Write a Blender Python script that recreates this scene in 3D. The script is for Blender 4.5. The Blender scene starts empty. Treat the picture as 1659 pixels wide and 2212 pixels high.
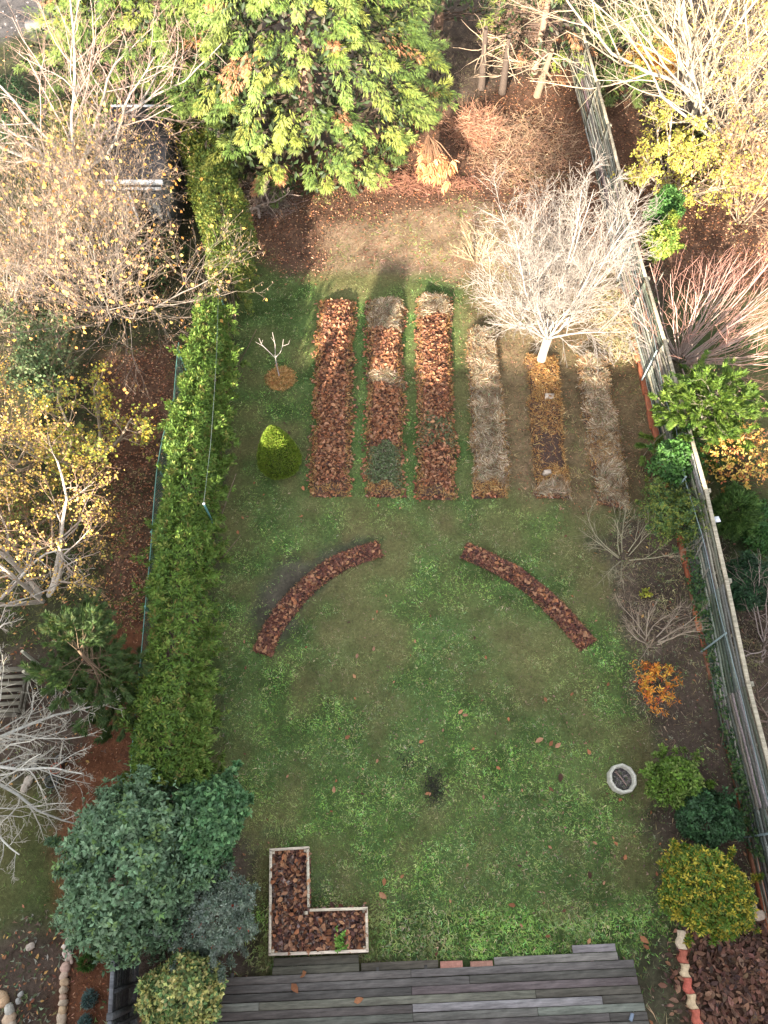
import bpy, math, random
import numpy as np
from mathutils import Vector

random.seed(7)
sc = bpy.context.scene
C = sc.collection

# ------------------------------------------------------------------ camera
CH = 14.0
TILT = math.radians(28.0)
cam_d = bpy.data.cameras.new('camera')
cam = bpy.data.objects.new('camera', cam_d)
C.objects.link(cam)
cam.location = (0, 0, CH)
cam.rotation_euler = (TILT, 0, 0)
cam_d.sensor_fit = 'VERTICAL'
cam_d.sensor_height = 36.0
cam_d.lens = 24.96
cam_d.clip_end = 2000
sc.camera = cam
sc.render.resolution_x = 768
sc.render.resolution_y = 1024

# ------------------------------------------------------------------ light
SUN_EL = math.radians(18.0)
SUN_PHI = math.radians(17.0)          # light travels away from the camera and a little to the right
w = bpy.data.worlds.new('World'); sc.world = w; w.use_nodes = True
nt = w.node_tree
sky = nt.nodes.new('ShaderNodeTexSky'); sky.sky_type = 'NISHITA'
sky.sun_disc = False; sky.sun_elevation = SUN_EL; sky.sun_rotation = math.pi + SUN_PHI
bg = nt.nodes['Background']; bg.inputs['Strength'].default_value = 0.15
hs = nt.nodes.new("ShaderNodeHueSaturation"); hs.inputs["Saturation"].default_value = 0.28
nt.links.new(sky.outputs["Color"], hs.inputs["Color"]); nt.links.new(hs.outputs["Color"], bg.inputs["Color"])
sd = bpy.data.lights.new('sun', 'SUN'); sd.energy = 5.0; sd.angle = math.radians(0.5); sd.color = (1.0, 0.89, 0.74)
sun = bpy.data.objects.new('sun', sd); C.objects.link(sun)
ldir = Vector((math.sin(SUN_PHI)*math.cos(SUN_EL), math.cos(SUN_PHI)*math.cos(SUN_EL), -math.sin(SUN_EL)))
sun.rotation_euler = ldir.to_track_quat('-Z', 'Y').to_euler()
sun.location = (0, -10, 20)
vs = sc.view_settings
vs.view_transform = 'Standard'; vs.look = 'None'; vs.gamma = 1.0; vs.use_curve_mapping = False
vs.exposure = 2.5

# ------------------------------------------------------------------ maths helpers
S28, C28 = math.sin(TILT), math.cos(TILT)
K = 1.8228/2795.0
def at(px, py, z=0.0):
    """ground-plane (or height z) position seen at photo pixel (1659 x 2212 scale)"""
    u = (px-829.5)*K; v = (py-1106.0)*K
    t = (CH-z)/(C28+v*S28)
    return np.array((t*u, t*(S28-v*C28), z))
def mpp(px, py, z=0.0):
    """metres per photo unit there"""
    v = (py-1106.0)*K
    return (CH-z)/(C28+v*S28)*K
def RNG(s): return np.random.default_rng(s)
def nrm(a):
    return a/np.maximum(np.linalg.norm(a, axis=-1, keepdims=True), 1e-9)
def vnoise(x, y, scale, seed):
    r = RNG(seed).random((128, 128))
    fx = np.asarray(x, float)/scale+1000.3; fy = np.asarray(y, float)/scale+1000.7
    ix = np.floor(fx).astype(int); iy = np.floor(fy).astype(int)
    tx = fx-ix; ty = fy-iy
    tx = tx*tx*(3-2*tx); ty = ty*ty*(3-2*ty)
    a = r[ix % 128, iy % 128]; b = r[(ix+1) % 128, iy % 128]
    c = r[ix % 128, (iy+1) % 128]; d = r[(ix+1) % 128, (iy+1) % 128]
    return (a*(1-tx)+b*tx)*(1-ty)+(c*(1-tx)+d*tx)*ty
def inpoly(x, y, poly):
    poly = np.asarray(poly); n = len(poly); r = np.zeros(np.shape(x), bool)
    j = n-1
    for i in range(n):
        xi, yi = poly[i]; xj, yj = poly[j]
        if yi != yj:
            r ^= ((yi > y) != (yj > y)) & (x < (xj-xi)*(y-yi)/(yj-yi)+xi)
        j = i
    return r
def wpoly(pts, z=0.0):
    return [tuple(at(px, py, z)[:2]) for px, py in pts]

# ------------------------------------------------------------------ materials
MATS = {}
def material(name, col=None, rough=0.8, var=0.0, vscale=8.0, bump=0.0, bscale=40.0, transl=0.0, spec=0.3, stretch=None, dark=None, metal=0.0):
    if name in MATS: return MATS[name]
    m = bpy.data.materials.new(name); m.use_nodes = True
    t = m.node_tree; n = t.nodes; L = t.links
    b = n['Principled BSDF']; b.inputs['Roughness'].default_value = rough
    b.inputs['Specular IOR Level'].default_value = spec
    b.inputs['Metallic'].default_value = metal
    if col is None:
        a = n.new('ShaderNodeAttribute'); a.attribute_name = 'Col'; cs = a.outputs['Color']
    else:
        a = n.new('ShaderNodeRGB'); a.outputs[0].default_value = (*col, 1); cs = a.outputs[0]
    tc = n.new('ShaderNodeTexCoord'); vec = tc.outputs['Object']
    if stretch:
        mp = n.new('ShaderNodeMapping'); mp.inputs['Scale'].default_value = stretch
        L.new(vec, mp.inputs['Vector']); vec = mp.outputs['Vector']
    if var > 0:
        nz = n.new('ShaderNodeTexNoise'); nz.inputs['Scale'].default_value = vscale
        nz.inputs['Detail'].default_value = 8; nz.inputs['Roughness'].default_value = 0.7
        L.new(vec, nz.inputs['Vector'])
        mr = n.new('ShaderNodeMapRange'); mr.inputs[1].default_value = 0.3; mr.inputs[2].default_value = 0.7
        mr.inputs[3].default_value = 1-var; mr.inputs[4].default_value = 1+var
        L.new(nz.outputs['Fac'], mr.inputs[0])
        mx = n.new('ShaderNodeMix'); mx.data_type = 'RGBA'; mx.blend_type = 'MULTIPLY'; mx.inputs[0].default_value = 1
        L.new(cs, mx.inputs[6]); L.new(mr.outputs[0], mx.inputs[7]); cs = mx.outputs[2]
    L.new(cs, b.inputs['Base Color'])
    if bump > 0:
        nb = n.new('ShaderNodeTexNoise'); nb.inputs['Scale'].default_value = bscale; nb.inputs['Detail'].default_value = 6
        L.new(vec, nb.inputs['Vector'])
        bp = n.new('ShaderNodeBump'); bp.inputs['Strength'].default_value = bump; bp.inputs['Distance'].default_value = 0.02
        L.new(nb.outputs['Fac'], bp.inputs['Height']); L.new(bp.outputs['Normal'], b.inputs['Normal'])
    if transl > 0:
        tr = n.new('ShaderNodeBsdfTranslucent'); L.new(cs, tr.inputs['Color'])
        ms = n.new('ShaderNodeMixShader'); ms.inputs[0].default_value = transl
        L.new(b.outputs[0], ms.inputs[1]); L.new(tr.outputs[0], ms.inputs[2])
        L.new(ms.outputs[0], n['Material Output'].inputs['Surface'])
    MATS[name] = m
    return m
M_leaf = material('leaf', rough=0.5, transl=0.22, spec=0.22)
M_dead = material('dead_leaf', rough=0.7, var=0.25, vscale=60, transl=0.08, spec=0.12)
M_grass = material('grass_blade', rough=0.65, transl=0.15, spec=0.08)
M_bark = material('bark', rough=0.85, var=0.3, vscale=25, spec=0.2)
M_ground = material('earth', rough=0.95, var=0.38, vscale=14, bump=0.9, bscale=45, spec=0.03)
M_mound = material('mound_earth', rough=0.95, var=0.4, vscale=25, bump=0.9, bscale=60, spec=0.03)
M_wood = material('weathered_wood', rough=0.85, var=0.55, vscale=3.2, bump=0.4, bscale=30, spec=0.2, stretch=(1, 9, 9))
M_woodp = material('painted_object', rough=0.8, var=0.25, vscale=14, bump=0.3, bscale=50, spec=0.25)
M_stone = material('stone', rough=0.9, var=0.3, vscale=18, bump=0.6, bscale=40, spec=0.2)
M_metal = material('coated_wire', rough=0.45, spec=0.5, var=0.15, vscale=20)

# ------------------------------------------------------------------ mesh builder
class MB:
    def __init__(s): s.v = []; s.c = []; s.f = {}; s.n = 0
    def add(s, V, F, col):
        V = np.asarray(V, float).reshape(-1, 3); F = np.asarray(F, int)
        s.v.append(V); k = F.shape[1]
        s.f.setdefault(k, []).append(F+s.n)
        col = np.asarray(col, float)
        if col.ndim == 1: col = np.tile(col[:3], (len(V), 1))
        s.c.append(col[:, :3]); s.n += len(V)
    def mesh(s, name, mat, smooth=False):
        me = bpy.data.meshes.new(name)
        V = np.concatenate(s.v); Cc = np.concatenate(s.c)
        fs = [np.concatenate(a) for a in s.f.values()]
        tot = sum(len(a) for a in fs); idx = np.concatenate([a.ravel() for a in fs])
        cnt = np.concatenate([np.full(len(a), a.shape[1]) for a in fs])
        st = np.concatenate(([0], np.cumsum(cnt)[:-1]))
        me.vertices.add(len(V)); me.vertices.foreach_set('co', V.astype('f').ravel())
        me.loops.add(len(idx)); me.loops.foreach_set('vertex_index', idx.astype('i'))
        me.polygons.add(tot); me.polygons.foreach_set('loop_start', st.astype('i'))
        me.polygons.foreach_set('loop_total', cnt.astype('i'))
        if smooth: me.polygons.foreach_set('use_smooth', np.ones(tot, bool))
        at_ = me.color_attributes.new('Col', 'FLOAT_COLOR', 'POINT')
        at_.data.foreach_set('color', np.concatenate([np.clip(Cc, 0, 1), np.ones((len(Cc), 1))], 1).astype('f').ravel())
        me.materials.append(mat); me.update(); me.validate()
        return me
    def build(s, name, mat, parent=None, smooth=False, origin=None, **props):
        if origin is not None: s.v = [a-np.asarray(origin) for a in s.v]
        o = bpy.data.objects.new(name, s.mesh(name, mat, smooth)); C.objects.link(o)
        if origin is not None: o.location = Vector(origin)
        if parent is not None: o.parent = parent
        for k, v in props.items(): o[k] = v
        return o
def thing(name, label, cat, loc=(0, 0, 0), group=None, rz=0.0):
    o = bpy.data.objects.new(name, None); C.objects.link(o)
    o.location = Vector([float(a) for a in loc]); o.rotation_euler = (0, 0, rz); o.empty_display_size = 0.2
    o['label'] = label; o['category'] = cat
    if group: o['group'] = group
    return o
def tag(o, label, cat, group=None):
    o['label'] = label; o['category'] = cat
    if group: o['group'] = group
    return o
def part(mb, name, mat, root, smooth=False, **props):
    """mesh given in world coordinates, parented under root (an unrotated empty)"""
    l = np.array(root.location); mb.v = [a-l for a in mb.v]
    return mb.build(name, mat, root, smooth, **props)
def inst(me, name, parent, loc, rot, scale=1.0, **props):
    o = bpy.data.objects.new(name, me); C.objects.link(o)
    o.parent = parent
    o.location = Vector([float(a) for a in loc]); o.rotation_euler = rot
    o.scale = (scale,)*3 if np.isscalar(scale) else scale
    for k, v in props.items(): o[k] = v
    return o

def box(mb, c, ax, ay, az, col, bev=0.0):
    """box with half-extent vectors"""
    c, ax, ay, az = [np.asarray(a, float) for a in (c, ax, ay, az)]
    if bev <= 0:
        V = [c+sx*ax+sy*ay+sz*az for sz in (-1, 1) for sx, sy in ((-1, -1), (1, -1), (1, 1), (-1, 1))]
        mb.add(V, [(3, 2, 1, 0), (4, 5, 6, 7), (0, 1, 5, 4), (1, 2, 6, 5), (2, 3, 7, 6), (3, 0, 4, 7)], col)
    else:
        lx, ly, lz = [np.linalg.norm(a) for a in (ax, ay, az)]
        fx, fy, fz = 1-bev/lx, 1-bev/ly, 1-bev/lz
        V = [c+sx*ax+sy*ay-az for sx, sy in ((-1, -1), (1, -1), (1, 1), (-1, 1))]
        V += [c+sx*ax+sy*ay+az*fz for sx, sy in ((-1, -1), (1, -1), (1, 1), (-1, 1))]
        V += [c+sx*ax*fx+sy*ay*fy+az for sx, sy in ((-1, -1), (1, -1), (1, 1), (-1, 1))]
        F = [(3, 2, 1, 0), (8, 9, 10, 11)]
        for i in range(4):
            j = (i+1) % 4; F += [(i, j, j+4, i+4), (i+4, j+4, j+8, i+8)]
        mb.add(V, F, col)

def tubes(mb, pts, rad, sides, col0, col1=None, jitter=None):
    """pts (B,n,3), rad (B,n) -> tapered tubes"""
    pts = np.asarray(pts, float); rad = np.asarray(rad, float)
    B, n, _ = pts.shape
    T = np.empty_like(pts); T[:, 1:-1] = pts[:, 2:]-pts[:, :-2]; T[:, 0] = pts[:, 1]-pts[:, 0]; T[:, -1] = pts[:, -1]-pts[:, -2]
    T = nrm(T)
    ref = np.where(np.abs(T[:, :1, 2:3]) < 0.9, np.array([0, 0, 1.]), np.array([1., 0, 0]))
    ref = np.broadcast_to(ref, T.shape)
    U = nrm(np.cross(T, ref)); W = np.cross(T, U)
    a = np.arange(sides)*2*math.pi/sides
    V = pts[:, :, None]+rad[:, :, None, None]*(U[:, :, None]*np.cos(a)[None, None, :, None]+W[:, :, None]*np.sin(a)[None, None, :, None])
    b = np.arange(B)[:, None, None]*n*sides; i = np.arange(n-1)[None, :, None]*sides; k = np.arange(sides)[None, None, :]
    k2 = (k+1) % sides
    F = np.stack([b+i+k, b+i+k2, b+i+sides+k2, b+i+sides+k], -1).reshape(-1, 4)
    col0 = np.asarray(col0, float); col1 = col0 if col1 is None else np.asarray(col1, float)
    t = np.linspace(0, 1, n)[None, :, None, None]
    if col0.ndim == 1: col0 = np.broadcast_to(col0, (B, 3))
    if col1.ndim == 1: col1 = np.broadcast_to(col1, (B, 3))
    cc = col0[:, None, None]*(1-t)+col1[:, None, None]*t
    cc = np.broadcast_to(cc, V.shape).reshape(-1, 3)
    mb.add(V.reshape(-1, 3), F, cc)
    # end caps at the base for thick ones
def cap(mb, c, r, nrmv, sides, col):
    nrmv = nrm(np.asarray(nrmv, float)); ref = np.array([0, 0, 1.]) if abs(nrmv[2]) < .9 else np.array([1., 0, 0])
    U = nrm(np.cross(nrmv, ref)); W = np.cross(nrmv, U)
    a = np.arange(sides)*2*math.pi/sides
    V = np.concatenate([[c], c+r*(U*np.cos(a)[:, None]+W*np.sin(a)[:, None])])
    mb.add(V, [(0, 1+i, 1+(i+1) % sides) for i in range(sides)], col)

def leaves(mb, P, D, N, L, W, col, kind='diamond', fold=0.18, droop=0.08):
    P = np.asarray(P, float); n = len(P); D = nrm(D); S = nrm(np.cross(D, N)); N = np.cross(S, D)
    L = np.broadcast_to(np.asarray(L, float), (n,))[:, None]; W = np.broadcast_to(np.asarray(W, float), (n,))[:, None]
    col = np.broadcast_to(np.asarray(col, float), (n, 3))
    i = np.arange(n)[:, None]
    if kind == 'oval' and n > 400 and L.mean() < .09: kind = 'diamond'; W = W*1.12
    if kind == 'blade':
        V = np.stack([P-S*W/2, P+S*W/2, P+D*L-N*droop*L], 1); F = i*3+np.array([[0, 1, 2]])
        mb.add(V.reshape(-1, 3), F, np.repeat(col, 3, 0)); return
    if kind == 'diamond':
        V = np.stack([P, P+D*L*.5+S*W/2+N*fold*W, P+D*L-N*droop*L, P+D*L*.5-S*W/2+N*fold*W], 1)
        F = (i[:, :, None]*4+np.array([[0, 1, 2], [0, 2, 3]])[None]).reshape(-1, 3)
        mb.add(V.reshape(-1, 3), F, np.repeat(col, 4, 0)); return
    V = np.stack([P, P+D*L*.28+S*W*.45+N*fold*W, P+D*L*.68+S*W*.42+N*fold*W, P+D*L-N*droop*L,
                  P+D*L*.68-S*W*.42+N*fold*W, P+D*L*.28-S*W*.45+N*fold*W], 1)
    F = (i[:, :, None]*6+np.array([[0, 3, 2, 1], [0, 5, 4, 3]])[None]).reshape(-1, 4)
    mb.add(V.reshape(-1, 3), F, np.repeat(col, 6, 0))

def rdir(r, n):
    return nrm(r.normal(size=(n, 3)))
def pick(r, n, pal, wts=None, var=0.18):
    pal = np.asarray(pal, float)
    k = r.choice(len(pal), n, p=None if wts is None else np.asarray(wts)/sum(wts))
    return pal[k]*(1+r.normal(size=(n, 1))*var)*(1+r.normal(size=(n, 3))*var*.3)

# ------------------------------------------------------------------ branching
def grow(r, p, d, L, r0, r1, n, jit, trop):
    B = len(p); pts = np.empty((B, n+1, 3)); pts[:, 0] = p; d = nrm(d.copy())
    trop = np.asarray(trop, float)
    for i in range(n):
        d = nrm(d+r.normal(size=(B, 3))*jit+trop)
        pts[:, i+1] = pts[:, i]+d*(L/n)[:, None]
    t = np.linspace(0, 1, n+1)[None]
    return pts, r0[:, None]*(1-t)+r1[:, None]*t
def sprout(r, pts, rad, k, t0, t1, ang, spread=0.25):
    B, n, _ = pts.shape; n -= 1
    b = np.repeat(np.arange(B), k); t = t0+(t1-t0)*((np.tile(np.arange(k), B)+r.random(B*k))/k)
    s = t*n; i = np.minimum(s.astype(int), n-1); f = (s-i)[:, None]
    P = pts[b, i]*(1-f)+pts[b, i+1]*f; T = nrm(pts[b, i+1]-pts[b, i]); R = rad[b, i]*(1-f[:, 0])+rad[b, i+1]*f[:, 0]
    perp = nrm(np.cross(T, rdir(r, len(b)))); a = (ang*(1+spread*r.normal(size=len(b))))[:, None]
    return P, T*np.cos(a)+perp*np.sin(a), R, t, b
def tree(r, base, stems, levels, rmin=0.003):
    """stems: dict(n,L,ang,r,seg,jit,trop,lean) ; levels: list of dict(k,L,ang,rr,seg,jit,trop,t0)"""
    s = stems; n = s['n']; az = r.random(n)*2*math.pi
    an = np.abs(s['ang'][0]+(s['ang'][1]-s['ang'][0])*r.random(n))
    d = np.stack([np.sin(an)*np.cos(az), np.sin(an)*np.sin(az), np.cos(an)], 1)+np.asarray(s.get('lean', (0, 0, 0)))
    p = np.tile(np.asarray(base, float), (n, 1))+np.stack([np.cos(az), np.sin(az), 0*az], 1)*s.get('br', 0.05)
    if 'dirs' in s: d = nrm(np.asarray(s['dirs'], float)); 
    L = np.asarray(s['L'])*(0.8+0.4*r.random(n)) if np.isscalar(s['L']) else np.asarray(s['L'], float)
    out = [grow(r, p, d, L, np.full(n, s['r']), np.full(n, s['r']*s.get('tip', .35)), s['seg'], s['jit'], s['trop'])]
    for lv in levels:
        pts, rad = out[-1]
        P, D, R, t, b = sprout(r, pts, rad, lv['k'], lv.get('t0', .25), 1.0, math.radians(lv['ang']))
        Ln = lv['L']*(1.15-0.6*t)*(0.6+0.8*r.random(len(P)))
        r0 = np.maximum(R*lv['rr'], rmin)
        out.append(grow(r, P, D, Ln, r0, np.maximum(r0*.35, rmin*.7), lv['seg'], lv['jit'], lv['trop']))
    return out
LVNAME = ['trunk', 'limbs', 'branches', 'twigs', 'twiglets']
def tree_parts(root, lv, c0, c1, names=None, sides=(7, 5, 4, 3, 3)):
    names = names or LVNAME; n = len(lv)
    for i, (p, rd) in enumerate(lv):
        mb = MB(); a = i/max(n-1, 1); r = RNG(i+11)
        ca = np.asarray(c0)*(1-a)+np.asarray(c1)*a; a2 = min(1, (i+1)/max(n-1, 1)); cb = np.asarray(c0)*(1-a2)+np.asarray(c1)*a2
        v = (1+r.normal(size=(len(p), 1))*.15)
        tubes(mb, p, rd, sides[min(i, 4)], ca*v, cb*v)
        kw = {'kind': 'stuff'} if len(p) > 12 else {}
        part(mb, names[i], M_bark, root, smooth=True, **kw)

# ------------------------------------------------------------------ foliage shapes
def blob_points(r, n, rad, bump=0.22, lo=-0.25, shell=0.35, nb=14):
    """points in a lumpy ellipsoid shell; returns pts relative to centre, outward dirs"""
    d = rdir(r, int(n*2.2)); d = d[d[:, 2] > lo][:n]
    b = rdir(r, nb); s = (np.clip(d@b.T, 0, 1)**8).max(1)
    b2 = rdir(r, 6); s2 = (np.clip(d@b2.T, 0, 1)**3).max(1)
    rr = (1-bump+bump*2*s*(0.7+.3*r.random(len(d))))*(.80+.26*s2)
    rr = rr*(1-shell*r.random(len(d))**1.7)
    rad = np.asarray(rad); P = d*rr[:, None]*rad
    return P, nrm(d/rad)
def rosettes(mb, r, P, O, k, L, W, pal, wts=None, kind='oval', spread=0.8, var=.15, up=0.25, droop=.1, fold=.18, cvar=.12):
    n = len(P); cc = pick(r, n, pal, wts, cvar)
    Pk = np.repeat(P, k, 0); Ok = np.repeat(O, k, 0)
    D = nrm(Ok*(1-spread)+rdir(r, n*k)*spread+np.array([0, 0, up]))
    N = nrm(Ok+np.array([0, 0, .6])+rdir(r, n*k)*.45)
    col = np.repeat(cc, k, 0)*(1+r.normal(size=(n*k, 1))*var)
    Ls = L*(.6+.7*r.random(n*k)); leaves(mb, Pk+D*0.01, D, N, Ls, Ls*W/L, col, kind, fold, droop)
def stems_mb(r, base, top, rad, n, col, r0=.02):
    mb = MB(); base = np.asarray(base, float); top = np.asarray(top, float)
    e = top+rdir(r, n)*np.asarray(rad)*.6
    p = np.tile(base, (n, 1))+r.normal(size=(n, 3))*[.04, .04, 0]
    t = np.linspace(0, 1, 5)[None, :, None]
    pts = p[:, None]*(1-t)+e[:, None]*t; pts[:, 1:-1] += r.normal(size=(n, 3, 3))*.05
    tubes(mb, pts, np.linspace(r0, r0*.3, 5)[None]*np.ones((n, 1)), 4, col)
    return mb
def shrub(name, label, cat, px, py, zc, rx, ry, rz, n, k, L, W, pal, wts=None, seed=1, kind='oval', group=None, bump=.22, lo=-.3, shell=.35,
          spread=.75, stemcol=(.12, .09, .06), nparts=0, up=.25, nb=14, extra=None, var=.15, cvar=.12, droop=.1, leafname='leaf'):
    r = RNG(seed); c = at(px, py, zc); m = mpp(px, py, zc); rad = np.array([rx*m, ry*m, rz])
    root = thing(name, label, cat, (c[0], c[1], 0), group)
    part(stems_mb(r, (c[0], c[1], -0.02), c, rad, 9, stemcol), 'stems', M_bark, root, True)
    P, O = blob_points(r, n, rad, bump, lo, shell, nb); P = P+c
    ns = 26; sd_, so_ = blob_points(r, ns, rad, bump, max(lo, -.1), .05, nb); m_ = max(6, n//140)
    if n > 250:
        tt = r.random((len(sd_), m_, 1)); ex = (sd_[:, None]+so_[:, None]*(tt*(.10+.22*r.random((len(sd_), 1, 1)))*min(1, rad[0]))+r.normal(size=(len(sd_), m_, 3))*.018).reshape(-1, 3)
        P = np.concatenate([P, ex+c]); O = np.concatenate([O, np.repeat(so_, m_, 0)])
    kk_ = P[:, 2] > .03; P = P[kk_]; O = O[kk_]
    mb = MB(); rosettes(mb, r, P, O, k, L, W, pal, wts, kind, spread, var, up, droop, cvar=cvar)
    part(mb, 'foliage', M_leaf, root, kind='stuff')
    if nparts:
        ms = []
        for j in range(8):
            q = MB(); cl = pick(r, 1, pal, wts, .12)
            leaves(q, np.zeros((1, 3)), np.array([[0, 1., 0]]), np.array([[0, 0, 1.]]), L*1.1, W*1.1, cl, 'oval', .15, .12)
            ms.append(q.mesh(leafname, M_leaf))
        P2, O2 = blob_points(r, nparts, rad*1.02, bump, max(lo, .05), .06, nb)
        for j in range(len(P2)):
            q = Vector(nrm(O2[j]+rdir(r, 1)[0]*.4)).to_track_quat('Z', 'Y')
            e = q.to_matrix() @ __import__('mathutils').Matrix.Rotation(r.random()*6.28, 3, 'Z')
            inst(ms[j % 8], leafname, root, P2[j]+np.array([0, 0, zc]), e.to_euler(), .8+.5*r.random())
    return root, c, rad

# ================================================================== GROUND
Z = {}
def zone(name, pts): Z.setdefault(name, []).append(wpoly(pts))
BASE = 'soil'
ORDER = []
def addz(kind, pts): ORDER.append((kind, wpoly(pts)))
addz('ballast', [(-900, -300), (330, -300), (330, 60), (250, 110), (-900, 170)])
addz('rough', [(-900, 150), (330, 60), (420, 300), (520, 560), (500, 900), (380, 1000), (330, 1350), (200, 1400), (-900, 1400)])
addz('litter', [(215, 760), (390, 740), (380, 900), (345, 1000), (320, 1350), (250, 1400), (240, 1250), (230, 1050)])
addz('bark', [(190, 1345), (320, 1350), (290, 1660), (240, 1900), (250, 2230), (140, 2230), (160, 2020), (100, 1960), (150, 1700), (230, 1560)])
addz('nlawn', [(-400, 1690), (130, 1680), (110, 1960), (60, 2000), (-400, 2000)])
addz('litter', [(540, 380), (1350, 100), (1420, 380), (1400, 640), (1300, 640), (1000, 610), (700, 600), (540, 560)])
addz('hay', [(690, 500), (1010, 430), (1330, 560), (1330, 640), (1000, 640), (700, 590)])
addz('dry', [(1000, 600), (1370, 560), (1440, 1000), (1420, 1120), (1330, 1130), (1090, 1090), (1010, 1000)])
addz('lawn', [(548, 560), (640, 590), (1020, 605), (1010, 800), (1080, 1060), (1300, 1110), (1420, 1090), (1300, 1160), (1330, 1260), (1350, 1400), (1390, 1560),
              (1400, 1700), (1390, 1800), (1430, 1900), (1440, 1990), (1370, 2050), (1380, 2100), (560, 2120), (575, 1830), (530, 1790), (455, 1700), (450, 1300), (470, 1130), (500, 900), (505, 640)])
addz('edgegrass', [(1365, 2020), (1465, 1990), (1510, 2230), (1385, 2230)])
addz('soil', [(1255, 1150), (1480, 1150), (1660, 2020), (1440, 1990), (1420, 1850), (1400, 1560), (1345, 1390), (1330, 1260)])
addz('leafpile', [(1475, 2010), (1600, 1990), (1900, 2000), (1900, 2300), (1510, 2300)])
addz('litter', [(1400, 380), (1900, 330), (1900, 640), (1450, 640)])
addz('rlawn', [(1440, 640), (1900, 600), (1900, 1290), (1570, 1240), (1480, 900)])
addz('soil', [(560, 1290), (600, 1240), (720, 1170), (830, 1165), (700, 1260), (575, 1420), (540, 1370)])
KINDS = ['soil', 'ballast', 'rough', 'litter', 'bark', 'nlawn', 'hay', 'dry', 'lawn', 'edgegrass', 'leafpile', 'rlawn', 'scuff']
KI = {k: i for i, k in enumerate(KINDS)}
def zoneat(x, y):
    x = np.asarray(x, float); y = np.asarray(y, float)
    wx = x+(vnoise(x, y, .5, 1)-.5)*.45+(vnoise(x, y, .14, 2)-.5)*.22
    wy = y+(vnoise(x, y, .5, 3)-.5)*.45+(vnoise(x, y, .14, 4)-.5)*.22
    k = np.zeros(x.shape, int)
    for kind, poly in ORDER[:-1]:
        k[inpoly(wx, wy, poly)] = KI[kind]
    k[inpoly(wx, wy, ORDER[-1][1])] = KI['scuff']
    for q in ((880, 1637, 9, 12), (938, 1700, 11, 22), (848, 1945, 9, 9), (690, 1905, 14, 22), (590, 1800, 22, 12)):
        c = at(q[0], q[1]); m = mpp(q[0], q[1])
        k[((wx-c[0])/(q[2]*m))**2+((wy-c[1])/(q[3]*m*1.1))**2 < 1] = KI['scuff']
    return k
GCOL = {'soil': (.075, .055, .042), 'ballast': (.10, .09, .085), 'rough': (.045, .045, .025), 'litter': (.105, .06, .04), 'bark': (.14, .06, .032),
        'nlawn': (.045, .065, .022), 'hay': (.18, .125, .08), 'dry': (.125, .09, .05), 'lawn': (.055, .085, .027), 'edgegrass': (.07, .065, .04),
        'leafpile': (.09, .05, .035), 'rlawn': (.04, .055, .022), 'scuff': (.07, .06, .045)}
GNAME = {'soil': 'soil', 'ballast': 'gravel', 'rough': 'rough_ground', 'litter': 'leaf_covered_ground', 'bark': 'bark_mulch', 'nlawn': 'neighbour_lawn', 'hay': 'dry_grass_ground',
         'dry': 'dry_lawn', 'lawn': 'lawn', 'edgegrass': 'path', 'leafpile': 'leafy_ground', 'rlawn': 'side_lawn', 'scuff': 'bare_patch'}
g = 0.15
xs = np.arange(-17, 17.01, g); ys = np.arange(-4.5, 35, g)
X, Y = np.meshgrid(xs, ys, indexing='ij')
HZ = (vnoise(X, Y, .7, 21)-.5)*.05+(vnoise(X, Y, .25, 22)-.5)*.025
def gz(x, y): return (vnoise(x, y, .7, 21)-.5)*.05+(vnoise(x, y, .25, 22)-.5)*.025
HZ[(Y < -0.4)] = -.02
CX = (X[:-1, :-1]+X[1:, 1:])/2; CY = (Y[:-1, :-1]+Y[1:, 1:])/2
KZ = zoneat(CX, CY)
VK = zoneat(X, Y)
base = np.array([GCOL[k] for k in KINDS])
vc = base[VK]
for _ in range(3):
    pd = np.pad(vc, ((1, 1), (1, 1), (0, 0)), mode='edge'); vc = (pd[:-2, 1:-1]+pd[2:, 1:-1]+pd[1:-1, :-2]+pd[1:-1, 2:]+2*vc)/6
n1 = vnoise(X, Y, 1.3, 31); n2 = vnoise(X, Y, .35, 32); n3 = vnoise(X, Y, .16, 33)
vc = vc*(0.35+.4*n1+.45*n2+.5*n3)[..., None]
lw = np.isin(VK, [KI['lawn'], KI['nlawn'], KI['rlawn'], KI['edgegrass']])
dryness = np.clip((vnoise(X, Y, 1.7, 41)*.6+vnoise(X, Y, .5, 42)*.5-.38)*2.2, 0, 1)*lw*.55
vc = vc*(1-dryness[..., None])+np.array([.15, .115, .055])*dryness[..., None]
idx = np.arange(X.size).reshape(X.shape)
quad = np.stack([idx[:-1, :-1], idx[1:, :-1], idx[1:, 1:], idx[:-1, 1:]], -1)
allv = np.stack([X, Y, HZ], -1).reshape(-1, 3); allc = vc.reshape(-1, 3)
for k in KINDS:
    f = quad[KZ == KI[k]]
    if not len(f): continue
    u, inv = np.unique(f, return_inverse=True)
    mb = MB(); mb.add(allv[u], inv.reshape(-1, 4), allc[u])
    mb.build(GNAME[k], M_ground, None, True, kind='structure')
mb = MB()
R_ = 600
for (x0, x1, y0, y1) in ((-R_, R_, 34.9, R_), (-R_, R_, -R_, -4.4), (-R_, -16.9, -4.4, 34.9), (16.9, R_, -4.4, 34.9)):
    mb.add([(x0, y0, -.03), (x1, y0, -.03), (x1, y1, -.03), (x0, y1, -.03)], [(0, 1, 2, 3)], (.06, .06, .035))
mb.build('ground', M_ground, None, kind='structure')

# positions covered by the beds, deck and so on (no grass there)
BEDS = []
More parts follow.
